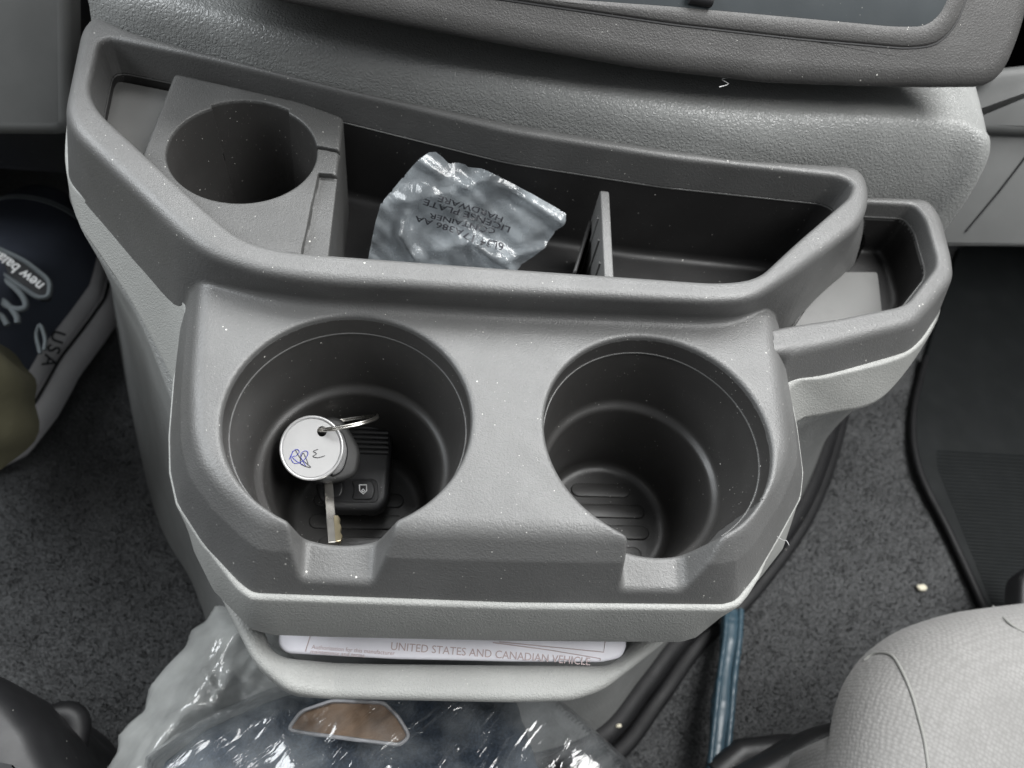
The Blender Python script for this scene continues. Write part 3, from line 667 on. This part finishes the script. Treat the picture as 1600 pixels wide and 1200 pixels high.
plate('button_recess', FF, rpoly(FP([(498, 748), (590, 748), (592, 786), (500, 784)]), .004), .002, .0005, M['black'], keys, h0=.0003)
b1 = button(568, 766, 19, 15); b2 = button(520, 763, 17, 14)
def line_on(fr, pts, h, r, m, parent, name):
    return tube(name, [fr.P(*fr.px(*p), h) for p in pts], r, m, parent, seg=5)
line_on(FF, [(562, 759), (573, 759), (573.5, 768), (568, 773), (562.5, 768), (562, 759)], .0013, .0003, M['print_'], b1, 'lock_symbol')
line_on(FF, [(565.5, 768), (568, 765.5), (570.5, 768), (568, 770), (565.5, 768)], .0013, .0003, M['print_'], b1, 'lock_symbol')
lug = np.array(FF.px(560, 645)); 
tube('lug', [FF.P(lug[0]+.0055*math.cos(a), lug[1]+.0060*math.sin(a), -.003) for a in np.linspace(-.2, math.pi+.2, 14)], .0018, M['fob'], keys, seg=8)
# split ring: two turns
def ringpath(c, e1, e2, r, turns=1.9, n=70, pitch=.0011):
    nn = np.cross(e1, e2); return [c+r*math.cos(a)*e1+r*math.sin(a)*e2*.98+nn*pitch*(a/(2*math.pi)) for a in np.linspace(0, 2*math.pi*turns, n)]
r0 = at(505, 675, -.050); r1 = at(578, 653, -.066); cR = (r0+r1)/2; e1 = (r1-r0)/np.linalg.norm(r1-r0); rad = np.linalg.norm(r1-r0)/2
e2 = np.cross(e1, np.array((.15, -.95, .42))); e2 /= np.linalg.norm(e2)
vd = cR-CAM; vd /= np.linalg.norm(vd); e2 = vd-e1*vd.dot(e1); e2 /= np.linalg.norm(e2); e2 = e2*.985+np.cross(e1, e2)*.17
tube('key_ring', ringpath(cR, e1, e2, rad), .00062, M['steel'], keys, seg=8)
# swivel end of the remote under the ring
plate('swivel', FF, stadium(*FF.px(580, 655), .016, .007), .004, .0016, M['steel'], keys, h0=.0035)
# key head (black, scuffed) and blade
hn = np.array((.30, -.30, .9)); HF = Fr(at(540, 706, -.064), hn)
def HP(pts): return [HF.px(*p) for p in pts]
plate('key_head', HF, rpoly(HP([(480, 662), (512, 650), (535, 652), (556, 684), (566, 706), (560, 742), (538, 752), (498, 756), (480, 735)]), .006), .011, .003, M['keyg'], keys, seg=6)
plate('key_collar', HF, rpoly(HP([(520, 668), (536, 675), (545, 706), (536, 738), (515, 748)]), .004), .004, .001, M['keyb'], keys, h0=.0016)
k0 = at(513, 752, -.070); k1 = at(520, 847, -.046); kd = k1-k0; kl = np.linalg.norm(kd); kd /= kl
kn = np.cross(kd, (1, 0, 0)); kn /= np.linalg.norm(kn)
KF = Fr(k0, kn, up=tuple(kd)); s_ = 1 if KF.ey.dot(kd) > 0 else -1
plate('key_blade', KF, [(-.0022, 0), (.0022, 0), (.0022, s_*kl*.60), (.0020, s_*kl), (-.0022, s_*kl)], .0022, .0003, M['steel'], keys)
zz = [(0, .60), (.0022, .60), (.0031, .66), (.0026, .72), (.0033, .79), (.0026, .86), (.0034, .93), (.0022, 1.0), (0, 1.0)]
plate('blade_cuts', KF, [(-.0012-u, s_*kl*v) for u, v in zz], .0020, .0003, M['brass'], keys, h0=.0004)
# round tag
TF = Fr(at(487, 700, -.054), (.0, -.42, .9)); tc_ = np.array(TF.px(487, 700)); a_ = np.array(TF.px(537, 700))-tc_; R_ = np.linalg.norm(a_)
ell = [tuple(tc_+np.array((R_*math.cos(t), R_*1.04*math.sin(t)))) for t in np.linspace(0, 2*math.pi, 64, endpoint=False)]
holec = np.array(TF.px(503, 674))
def f_disc(name, rad, th, h0, m, hole=True, parent=keys, rim=0):
    hr_ = .0024; n = 64; a = np.linspace(0, 2*math.pi, n, endpoint=False)
    O = np.stack([tc_[0]+rad*np.cos(a), tc_[1]+rad*1.04*np.sin(a)], 1); I_ = np.stack([holec[0]+hr_*np.cos(a), holec[1]+hr_*1.1*np.sin(a)], 1)
    R = lambda P, h_: [TF.P(u, v, h_) for u, v in P]
    rings = [R(I_, h0-th), R(O, h0-th), R(O, h0-.0004), R(tc_+(O-tc_)*.985, h0), R(I_, h0), R(I_, h0-th)]
    return loft(name, rings, m, parent, deg=40)
f_disc('tag_backing', R_, .0030, 0, M['silver'])
f_disc('tag_paper', R_*.90, .0006, .0003, M['paper'])
tube('tag_rim', [TF.P(*(tc_+(np.array(p)-tc_)*.955), .0002) for p in ell], .00075, M['silver'], keys, closed=True, seg=8)
def ink(pts, m, r=.00016):
    q = spline([TF.px(*p) for p in pts], len(pts)*6); tube('handwriting', [TF.P(u, v, .0005) for u, v in q], r, m, keys, seg=5)
ink([(452, 718), (458, 706), (464, 702), (468, 706), (463, 712), (457, 714), (466, 722), (474, 726)], M['inkb'])
ink([(458, 704), (455, 716), (461, 724), (472, 721), (480, 713), (481, 706), (475, 705), (470, 712), (478, 728)], M['inkb'])
ink([(462, 703), (470, 716), (486, 730), (470, 724), (474, 708), (482, 724)], M['inkk'])
ink([(497, 702), (490, 705), (495, 709), (489, 713), (497, 715), (508, 712)], M['inkk'])

# ================================================================== HARDWARE BAG in the tray
bag = thing('hardware_bag', 'small crumpled clear plastic bag with black upside-down lettering in the tray', 'plastic bag', tuple(at(720, 350, -.02)))
HB = Fr(at(577, 400, -.040), np.cross(at(860, 400, -.034)-at(577, 400, -.040), at(677, 234, .012)-at(577, 400, -.040)), up=(0, 1, 0))
BO2 = [(570, 440), (577, 395), (586, 350), (595, 317), (625, 282), (655, 247), (677, 234), (690, 244), (702, 256), (715, 254), (727, 257), (735, 262), (752, 264), (770, 270), (830, 302), (887, 335), (880, 351), (868, 362), (850, 386), (832, 402), (815, 414), (800, 430), (790, 450)]
bo2 = np.array([HB.px(*p) for p in BO2])
rngb = np.random.RandomState(7)
FOLD = []
for pxa, pxb, w, a in [((655, 250), (730, 290), .003, .0035), ((730, 290), (770, 272), .003, .004), ((770, 285), (815, 305), .004, .004), ((815, 305), (875, 345), .004, .005), ((595, 318), (720, 290), .006, .003), ((635, 330), (625, 360), .0025, .006), ((625, 360), (650, 400), .0025, .006), ((625, 345), (640, 372), .003, .003), ((740, 375), (790, 400), .003, .006), ((745, 385), (800, 420), .003, .006), ((790, 405), (850, 385), .003, .004), ((680, 390), (740, 375), .003, .003), ((640, 310), (700, 300), .008, .003)]:
    FOLD.append((np.array(HB.px(*pxa)), np.array(HB.px(*pxb)), w, a))
PH = rngb.rand(8)*6
def bag_h(u, v, fine=1.):
    tri = lambda q: abs((q/6.283) % 1-.5)*4-1
    h = .002*math.sin(u*55+PH[0])*math.cos(v*47+PH[1])+.0007*tri(u*150+v*105+PH[2]+math.sin(v*60))+.0006*tri(u*230-v*300+PH[3]+1.5*math.sin(u*50))+.0006*tri(u*420+v*510+PH[4]+2*math.sin(u*90+v*40))
    for A, B, w, a in FOLD:
        d = B-A; t = min(max(((u-A[0])*d[0]+(v-A[1])*d[1])/d.dot(d), 0), 1); q = math.hypot(u-A[0]-d[0]*t, v-A[1]-d[1]*t)
        h += a*max(0, 1-q/w/1.6)**1.3
    return h
def bag_sheet(name, off, seed, sc=1.):
    step = .0016; lo = bo2.min(0); hi = bo2.max(0); us = np.arange(lo[0], hi[0], step); vs = np.arange(lo[1], hi[1], step)
    O = bo2; U, V_ = np.meshgrid(us, vs, indexing='ij'); D = psdf(U, V_, O); rg = np.random.RandomState(seed); J = rg.rand(*U.shape)
    idx = {}; V = []; Fs = []
    for i in range(len(us)):
        for j in range(len(vs)):
            if D[i, j] < step*.95:
                u, v = us[i], vs[j]
                if D[i, j] > -step*.3:
                    gx = float(psdf(u+1e-4, v, O)-psdf(u-1e-4, v, O))/2e-4; gy = float(psdf(u, v+1e-4, O)-psdf(u, v-1e-4, O))/2e-4; u -= gx*D[i, j]; v -= gy*D[i, j]
                e = min(1, max(0, -D[i, j])/.02); idx[i, j] = len(V)
                h = bag_h(u, v)*sc+off*e
                V.append(HB.P(u, v, h))
    for (i, j), a in idx.items():
        if (i+1, j) in idx and (i, j+1) in idx and (i+1, j+1) in idx: Fs.append((a, idx[i+1, j], idx[i+1, j+1], idx[i, j+1]))
    return raw(name, V, Fs, M['film'], bag)
bag_sheet('front_film', .0020, 1)
bag_sheet('back_film', -.008, 2, .4)
tx0 = np.array(HB.px(785, 366)); tx1 = np.array(HB.px(652, 338)); du = tx1-tx0; tl = np.linalg.norm(du); du /= tl; dvv = np.array((-du[1], du[0]))
def on_bag(row, rot=0):
    o = np.array(HB.px(*row[0])); e = np.array(HB.px(*row[1]))-o; e /= np.linalg.norm(e); f = np.array((-e[1], e[0]))
    def g(x, y): u, v = o+e*x+f*y; return HB.P(u, v, max(bag_h(u+a_, v+b_) for a_ in (-.0035, -.0015, 0, .0015, .0035) for b_ in (-.0035, -.0015, 0, .0015, .0035))+.0030)
    return g
for s, a, b, sz in (('6L34 17A386 AA', (786, 381), (650, 336), .0108), ('CONTAINER', (774, 360), (672, 332), .0108), ('LICENSE PLATE', (797, 358), (664, 308), .0108), ('HARDWARE', (786, 342), (686, 303), .0108)):
    L_ = np.linalg.norm(np.array(HB.px(*b))-np.array(HB.px(*a)))
    tcu = bpy.data.curves.new('m', 'FONT'); tcu.body = s; tcu.size = 1; to = bpy.data.objects.new('m', tcu); COL.objects.link(to); bpy.context.view_layer.update(); wdt = to.dimensions.x; bpy.data.objects.remove(to)
    g = on_bag((a, b)); k = L_/wdt
    text_on('lettering', s, 1, lambda x, y, g=g, k=k: g(x*k, y*k*.64), M['inkk'], bag, align='LEFT', bold=.012)

# ================================================================== BIG CLEAR BAG at the bottom, with a folded mat and cardboard inside
big = thing('large_bag', 'large crinkled clear plastic bag on the floor under the console lip', 'plastic bag', tuple(at(550, 1180, -.2)))
ZG = -.155
def blob_sheet(name, outline, zc, zedge, m, parent, amp, seed, step=.003, spread=.06, folds=()):
    O = np.array([at(x, y, zedge)[:2] for x, y in outline]); lo = O.min(0); hi = O.max(0); us = np.arange(lo[0], hi[0], step); vs = np.arange(lo[1], hi[1], step)
    U, V_ = np.meshgrid(us, vs, indexing='ij'); D = psdf(U, V_, O); rg = np.random.RandomState(seed); ph = rg.rand(40)*6.28; dr = rg.randn(20, 2)
    H_ = np.zeros(U.shape)
    for k in range(11):
        fq = 16*1.27**k; a = amp/(1.30**k); dd = dr[k]/np.linalg.norm(dr[k])
        w = (U*dd[0]+V_*dd[1])*fq+ph[k]+.9*np.sin(U*fq*.6*dd[1]+ph[k+14])+.8*np.sin(V_*fq*.5+ph[k+20]); H_ += a*(1-2*np.abs(np.sin(w)))*.5
    for (pa, pb, w_, a_) in folds:
        A = at(*pa, zc)[:2]; B = at(*pb, zc)[:2]; d_ = B-A; t_ = np.clip(((U-A[0])*d_[0]+(V_-A[1])*d_[1])/d_.dot(d_), 0, 1)
        H_ += a_*np.clip(1-np.hypot(U-A[0]-d_[0]*t_, V_-A[1]-d_[1]*t_)/w_, 0, 1)
    E_ = np.clip(-D/spread, 0, 1); Zs = zedge+(zc-zedge)*np.sqrt(1-(1-E_)**2)+H_*np.clip(E_*4, 0, 1)
    idx = -np.ones(U.shape, int); ok = D < .001; idx[ok] = np.arange(ok.sum()); V = np.stack([U[ok], V_[ok], Zs[ok]], 1)
    q = np.stack([idx[:-1, :-1], idx[1:, :-1], idx[1:, 1:], idx[:-1, 1:]], 2).reshape(-1, 4); q = q[(q >= 0).all(1)]
    return raw(name, V, q.tolist(), m, parent)
rf = np.random.RandomState(21); FR = []
for k in range(14):
    t = rf.rand(); px0 = 345-150*t+rf.uniform(-5, 110); py0 = 965+190*t+rf.uniform(-10, 20); a0 = rf.normal(2.1, .18); l0 = rf.uniform(70, 210)
    FR.append(((px0, py0), (px0+l0*math.cos(a0), py0+l0*math.sin(a0)), rf.uniform(.004, .010), rf.uniform(.001, .0035)))
blob_sheet('bag_film', [(140, 1300), (166, 1205), (184, 1176), (186, 1150), (205, 1128), (226, 1112), (236, 1072), (262, 1040), (290, 1012), (300, 985), (322, 972), (338, 946), (420, 960), (480, 1060), (470, 1110), (330, 1190), (280, 1320)], -.205, -.235, M['film2'], big, .0022, 5, step=.0018, spread=.09, folds=FR+[((350, 965), (250, 1190), .012, .006), ((375, 980), (330, 1130), .010, .006), ((318, 1045), (338, 1082), .0022, .004), ((360, 1050), (440, 1085), .008, .005), ((240, 1120), (330, 1100), .007, .004)])
blob_sheet('bag_film', [(225, 1330), (245, 1190), (330, 1128), (430, 1085), (560, 1050), (700, 1055), (860, 1100), (965, 1195), (1020, 1330), (600, 1400)], -.156, -.24, M['film3'], big, .0050, 15, step=.0018, spread=.03)
mt = thing('folded_mat', 'folded navy carpet mat inside the clear bag below the console', 'floor mat', tuple(at(600, 1180, -.22)))
blob_sheet('mat_top', [(240, 1330), (262, 1195), (335, 1140), (430, 1098), (560, 1060), (700, 1060), (800, 1090), (880, 1330), (600, 1420)], -.190, -.25, M['navy'], mt, .002, 9, step=.004, spread=.03)
cbz = -.170
cbF = Fr(at(540, 1130, cbz), (0, -.1, 1))
cb = plate('cardboard_insert', cbF, rpoly([cbF.px(*p) for p in [(450, 1140), (470, 1112), (520, 1095), (600, 1098), (622, 1120), (640, 1150), (625, 1164), (560, 1156), (480, 1146)]], .003), .004, .001, M['brown'])
cbo = np.array(rpoly([cbF.px(*p) for p in [(450, 1140), (470, 1112), (520, 1095), (600, 1098), (622, 1120), (640, 1150), (625, 1164), (560, 1156), (480, 1146)]], .003))
tube('cut_edge', [cbF.P(u, v, .0005) for u, v in cbo], .0011, M['sole'], cb, closed=True, seg=6)
tag(cb, 'brown cardboard piece showing through the clear bag under the lip of the console', 'cardboard')

# ================================================================== SEATS
seat = thing('driver_seat', 'light grey woven cloth seat cushion corner with a curved seam at lower right', 'seat', tuple(at(1500, 1150, -.2)))
def cushion(name, outl, z0, prof, m, parent, n=180, cap=True):
    O = lin(np.vstack([spline([at(x, y, z0)[:2] for x, y in outl], 300, closed=True)]), n); rings = []
    for ins, dz in prof: rings.append([(*p, z0+dz) for p in inset(O, ins)])
    if cap:
        L0 = np.array(rings[-1]); c0 = L0.mean(0)
        for k in (.8, .6, .4, .2, .05): q = c0+(L0-c0)*k; q[:, 2] += .004*(1-k); rings.append([tuple(p) for p in q])
    return loft(name, rings, m, parent, cap1=cap, cap0=True, deg=80)
SO = [(1285, 1250), (1300, 1140), (1312, 1080), (1345, 1025), (1400, 983), (1480, 955), (1600, 940), (1800, 930), (2100, 980), (2300, 1400), (1900, 1900), (1400, 1700)]
SP = rpoly([at(x, y, -.20)[:2] for x, y in SO], .02)
def f_seat(x, y, z):
    x, y, z = (np.asarray(v, np.float32) for v in (x, y, z))
    return smax(psdf(x, y, SP)+.12*np.maximum(-.20-z, 0)*0, z+.150+.002*np.sin(x*14)*np.sin(y*11), .065)+.75*np.maximum(-.205-z, 0)
ps, qs, ns = mesh_field(f_seat, (.17, -.34, -.31), (.60, .03, -.13), .004)
field_obj('seat_cover', ps, qs, ns, M['seat'], seat)
def on_seat(px, py, h=0):
    t = .2; d = ray(px, py)
    for _ in range(120):
        p = CAM+d*t; f = float(f_seat(p[0], p[1], p[2])); t += max(f, -.01)*.6
        if abs(f) < 1e-5: break
    return CAM+d*(t-h)

def seat_z(px, py, z): return at(px, py, z)
tube('seam_piping', spline([on_seat(*p) for p in [(1350, 1032), (1366, 1022), (1392, 1024), (1409, 1048), (1425, 1085), (1435, 1120), (1445, 1160), (1452, 1210)]], 60), .0011, M['thread'], seat, seg=8)
tube('seam_piping', spline([on_seat(*p) for p in [(1552, 948), (1570, 968), (1595, 985), (1625, 996)]], 20), .0010, M['thread'], seat, seg=8)
cushion('seat_side', [(1290, 1260), (1288, 1180), (1300, 1150), (1325, 1150), (1350, 1180), (1370, 1300)], -.205, [(.004, -.08), (0, -.01), (.002, .004), (.006, .012), (.010, .014)], M['seat'], seat)
sb = tag(cushion('seat_riser', [(1110, 1240), (1160, 1200), (1230, 1160), (1290, 1130), (1400, 1120), (1500, 1260)], -.27, [(.002, -.09), (0, -.01), (.003, .002), (.008, .005)], M['black'], None), 'black plastic seat riser below the light grey cushion', 'seat base')
tr = tag(tube('seat_track', [at(1120, 1215, -.33), at(1160, 1180, -.33), at(1230, 1172, -.33), at(1330, 1180, -.33)], .012, M['black'], None, flat=.7), 'black seat track end on the carpet at lower right', 'seat track')
ls = tag(cushion('seat_pedestal', [(-200, 1000), (-40, 1040), (10, 1065), (50, 1105), (78, 1150), (90, 1260), (-200, 1400)], -.20, [(.002, -.17), (0, -.02), (.004, .004), (.012, .010), (.03, .013)], M['black'], None), 'glossy black plastic seat base at the lower left corner', 'seat base')
lv = tag(tube('seat_lever', spline([at(*p) for p in [(60, 1140, -.27), (95, 1118, -.27), (118, 1128, -.27), (114, 1165, -.27), (100, 1230, -.27)]], 24), .009, M['black'], None, flat=.8), 'black curved seat lever beside the seat base at lower left', 'lever')
# ================================================================== BLUE STRAP, CRUMBS, RUBBER MAT
st = spline([at(*p) for p in [(1143, 955, -.355), (1140, 1000, -.35), (1132, 1060, -.345), (1126, 1120, -.34), (1120, 1180, -.335), (1112, 1260, -.33)]], 60)
rg = np.random.RandomState(2)
strap = thing('blue_handle', 'blue plastic scraper handle lying on the grey carpet beside the console', 'scraper', tuple(st[30]))
tube('handle', st, [.0080+.0010*math.sin(i*.25)+.0002*rg.randn() for i in range(60)], M['blue'], strap, seg=12, flat=.7)
tube('edge_rib', st+np.array((.007, 0, .004)), [.0030+.0002*rg.randn() for i in range(60)], M['blue'], strap, seg=8)
tube('edge_rib', st+np.array((-.006, 0, .004)), [.0022+.0002*rg.randn() for i in range(60)], M['blue'], strap, seg=8)
def crumb(px, py, z, r, label, cat='crumb', m='crumb', group=None):
    bm = bmesh.new(); bmesh.ops.create_icosphere(bm, subdivisions=2, radius=r); rg2 = random.Random(px)
    for v in bm.verts: v.co = Vector((v.co.x*1.5, v.co.y, v.co.z*.5))*(1+rg2.uniform(-.18, .18))
    me = bpy.data.meshes.new('crumb'); bm.to_mesh(me); bm.free(); me.transform(Matrix.Translation(at(px, py, z)))
    for p in me.polygons: p.use_smooth = True
    o = link('crumb', me, M[m]); tag(o, label, cat, group)
crumb(1440, 918, ZF+.008, .0034, 'pale crumb on the grey carpet above the light grey seat cushion')
crumb(1468, 808, ZF+.008, .0020, 'small brownish crumb beside the edge of the black rubber mat')
crumb(1160, 829, -.004, .0008, 'white speck of grit on the right corner chamfer of the cup holder deck')
crumb(967, 1134, ZF+.02, .0016, 'tiny pale crumb on the black floor seal')
# hair and scratch on the engine cover
lint = tag(tube('lint', spline([at(*p) for p in [(1133, 108, .057), (1136, 120, .057), (1128, 124, .0575), (1138, 131, .056), (1124, 136, .056)]], 24), .00022, M['print_'], None, seg=5), 'short white zigzag thread on the engine cover below the dash', 'thread')
hair = tag(tube('hair', spline([at(*p) for p in [(1214, 838, -.03), (1221, 843, -.028), (1229, 845, -.026), (1233, 852, -.027)]], 16), .00012, M['print_'], None, seg=5), 'tiny pale hair at the right edge of the cup holder deck', 'hair')
hair2 = tag(tube('hair', spline([at(*p) for p in [(902, 860, -.011), (906, 864, -.0115), (911, 860, -.011), (916, 866, -.012)]], 16), .00012, M['print_'], None, seg=5), 'tiny curled hair on the front face of the cup holder deck', 'hair')
rm = thing('rubber_mat', 'black ribbed rubber floor mat at the right edge behind the seat', 'floor mat', tuple(at(1520, 800, ZF)))
RF = Fr((0, 0, ZF+.010), (0, 0, 1))
mo = [RF.px(*p) for p in [(1500, 380), (1445, 560), (1425, 650), (1432, 730), (1480, 830), (1535, 950), (1600, 1100), (2100, 1100), (2100, 380)]]
plate('mat_sheet', RF, rpoly(mo, .02), .008, .003, M['mat_'], rm)
MP = np.array(rpoly(mo, .02))
for k in range(46):
    y0 = 705+k*5.6; a = RF.px(1452+max(0, (y0-730))*.40+12, y0); b = RF.px(1780, y0+18)
    tube('mat_rib', [RF.P(*a, .0), RF.P(*b, .0)], .0011, M['mat_'], rm, seg=5)
tube('mat_edge', [RF.P(*p, .002) for p in spline([RF.px(*p) for p in [(1445, 560), (1425, 650), (1434, 735), (1482, 835), (1537, 955), (1600, 1100)]], 50)], .004, M['rubber'], rm, seg=8)
pedal = tag(cushion('pedal', [(1590, 930), (1598, 890), (1640, 880), (1700, 950), (1640, 1000), (1596, 980)], -.30, [(.002, -.02), (0, 0), (.003, .003)], M['black'], None), 'black rounded piece at the right edge over the rubber mat', 'pedal')

# ================================================================== SHOE AND TROUSER LEG
pers = thing('person', 'person in navy sports shoe with white sole and khaki trousers at left edge', 'person', tuple(at(30, 520, -.33)))
zs = -.345
toe = at(96, 318, zs+.02); heel = at(-110, 700, zs+.02); ad = heel-toe; ad[2] = 0; SLn = np.linalg.norm(ad); ad /= SLn
sd = np.array((-ad[1], ad[0], 0)); 
if sd.dot((1, 0, 0)) < 0: sd = -sd
prof = [(0, .0), (.03, .026), (.10, .045), (.22, .055), (.36, .058), (.50, .050), (.62, .043), (.78, .043), (.92, .037), (.98, .020), (1, .0)]
pt = np.array(prof); ss = np.linspace(0, 1, 40); ss = .5-.5*np.cos(ss*math.pi); wv = np.interp(ss, pt[:, 0], pt[:, 1])
side_shift = .010
def soleline(k, z): 
    R1 = [toe+ad*SLn*s+sd*(w+k*(1 if w > 0 else 0)+side_shift*math.sin(s*math.pi)) for s, w in zip(ss, wv)]
    R2 = [toe+ad*SLn*s+sd*(-(w+k*(1 if w > 0 else 0))+side_shift*math.sin(s*math.pi)) for s, w in zip(ss, wv)][::-1][1:-1]
    return [(p[0], p[1], z) for p in R1+R2]
loft('sole', [soleline(.012, zs-.025), soleline(.017, zs-.018), soleline(.014, zs-.002), soleline(.009, zs+.006), soleline(.003, zs+.0065), soleline(.003, zs+.009), soleline(.004, zs+.012), soleline(.002, zs+.024), soleline(-.002, zs+.027)], M['sole'], pers, cap0=True, cap1=True, deg=60)
tube('sole_stripe', [np.array(p)+np.array((0, 0, .0015)) for p in soleline(.0075, zs+.007)], .0016, M['black'], pers, closed=True, seg=6)
hts = np.interp(ss, [0, .05, .15, .35, .5, .62, .8, .95, 1], [.012, .040, .052, .066, .085, .100, .105, .100, .03])
rings = []
for s, w, h in zip(ss[1:-1], wv[1:-1], hts[1:-1]):
    c = toe+ad*SLn*s+sd*side_shift*math.sin(s*math.pi); c[2] = zs+.020; r = []
    for a in np.linspace(0, math.pi, 24):
        x = math.cos(a); z = math.sin(a)**.75; r.append(tuple(c+sd*x*(w-.001)+np.array((0, 0, 1))*h*z))
    rings.append(r)
up = loft('upper', rings, M['navysh'], pers, closed=False, cap0=True, cap1=True, deg=80)
for s_q, a0_, a1_ in ((.20, .25, 2.9), (.215, .25, 2.9)):
    tube('stitch_line', [top_pt(s_q+.05*math.sin(a), a, .0006) if False else toe+ad*SLn*(s_q-.05*math.sin(a))+sd*(math.cos(a)*np.interp(s_q, ss, wv)+side_shift*math.sin(s_q*math.pi))+np.array((0, 0, zs+.020-toe[2]+(np.interp(s_q-.05*math.sin(a), ss, hts)+.0006)*abs(math.sin(a))**.75)) for a in np.linspace(a0_, a1_, 40)], .0008, M['lace'], pers, seg=5)
# eyestay strip with lettering, laces
def top_pt(s, a, k=.001):
    w = np.interp(s, ss, wv); h = np.interp(s, ss, hts); c = toe+ad*SLn*s+sd*side_shift*math.sin(s*math.pi); c[2] = zs+.020
    return c+sd*math.cos(a)*(w-.001+k)+np.array((0, 0, 1.))*(h+k)*abs(math.sin(a))**.75
SHF = Fr(at(25, 425, -.250), (.12, -.25, .95)); 
bu2 = np.array(SHF.px(0, 398))-np.array(SHF.px(72, 452)); bu2 /= np.linalg.norm(bu2); bv2 = np.array((-bu2[1], bu2[0])); so = np.array(SHF.px(66, 449))
strip = plate('tongue_patch', SHF, rpoly([SHF.px(*p) for p in [(80, 440), (76, 465), (60, 466), (-30, 405), (-40, 380), (-10, 385), (40, 408)]], .006), .010, .002, M['dkshoe'], pers)
tube('patch_edging', [SHF.P(u, v, .0005) for u, v in rpoly([SHF.px(*p) for p in [(80, 440), (76, 465), (60, 466), (-30, 405), (-40, 380), (-10, 385), (40, 408)]], .008)], .0022, M['lace'], pers, closed=True, seg=6)
text_on('lettering', 'new balance', .0125, lambda x, y: SHF.P(*(so+bu2*x+bv2*(y+.0005)), .0006), M['print_'], strip, align='LEFT', bold=.0003)
for pts in ([(-30, 425), (10, 440), (35, 462), (40, 480), (20, 482), (-20, 462)], [(-30, 455), (5, 470), (25, 492), (28, 505)], [(-30, 480), (0, 492), (12, 508)]):
    tube('lace', [SHF.P(*SHF.px(*p), .0) for p in spline(pts, 24)], .0026, M['lace'], pers, seg=8)
tube('side_trim', [SHF.P(*SHF.px(*p), -.012) for p in spline([(56, 545), (50, 515), (56, 500), (64, 522), (62, 540)], 20)], .0018, M['lace'], pers, seg=6)
UF = Fr(at(75, 545, zs+.020), (.75, -.35, .6)); uo = np.array(UF.px(75, 545)); ue = np.array(UF.px(60, 590))-uo; ue /= np.linalg.norm(ue); uf = np.array((-ue[1], ue[0]))
text_on('sole_lettering', 'USA', .016, lambda x, y: UF.P(*(uo+ue*x+uf*y), .010), M['dkshoe'], pers, bold=.0003, spacing=1.3)
# trouser leg
tc0 = at(-92, 610, -.23); tp = [tc0+np.array((-.02, -.02, .20)), tc0+np.array((-.012, -.012, .10)), tc0+np.array((-.004, -.004, .03)), tc0+np.array((.002, .0, -.01)), tc0+np.array((.004, .004, -.04))]
rg3 = np.random.RandomState(5); rings = []
for i, c in enumerate(spline(tp, 20)):
    r = []
    for a in np.linspace(0, 2*math.pi, 48, endpoint=False):
        q = .050+.0035*math.sin(a*3+i*.5)+.0022*math.sin(a*7-i*.8)+.002*math.sin(a*2+i*.2); r.append(tuple(c+np.array((q*math.cos(a), q*1.1*math.sin(a), .004*math.sin(a*2+1)))))
    rings.append(r)
loft('trouser_leg', rings, M['khaki'], pers, deg=80)
wh = tag(plate('floor_trim', Fr(at(10, 335, -.34), (0, -.2, 1)), rpoly([Fr(at(10, 335, -.34), (0, -.2, 1)).px(*p) for p in [(-200, 300), (0, 322), (30, 335), (20, 350), (-10, 358), (-200, 350)]], .004), .01, .003, M['sole'], None), 'pale grey edge of another shoe behind the navy shoe at far left', 'shoe')
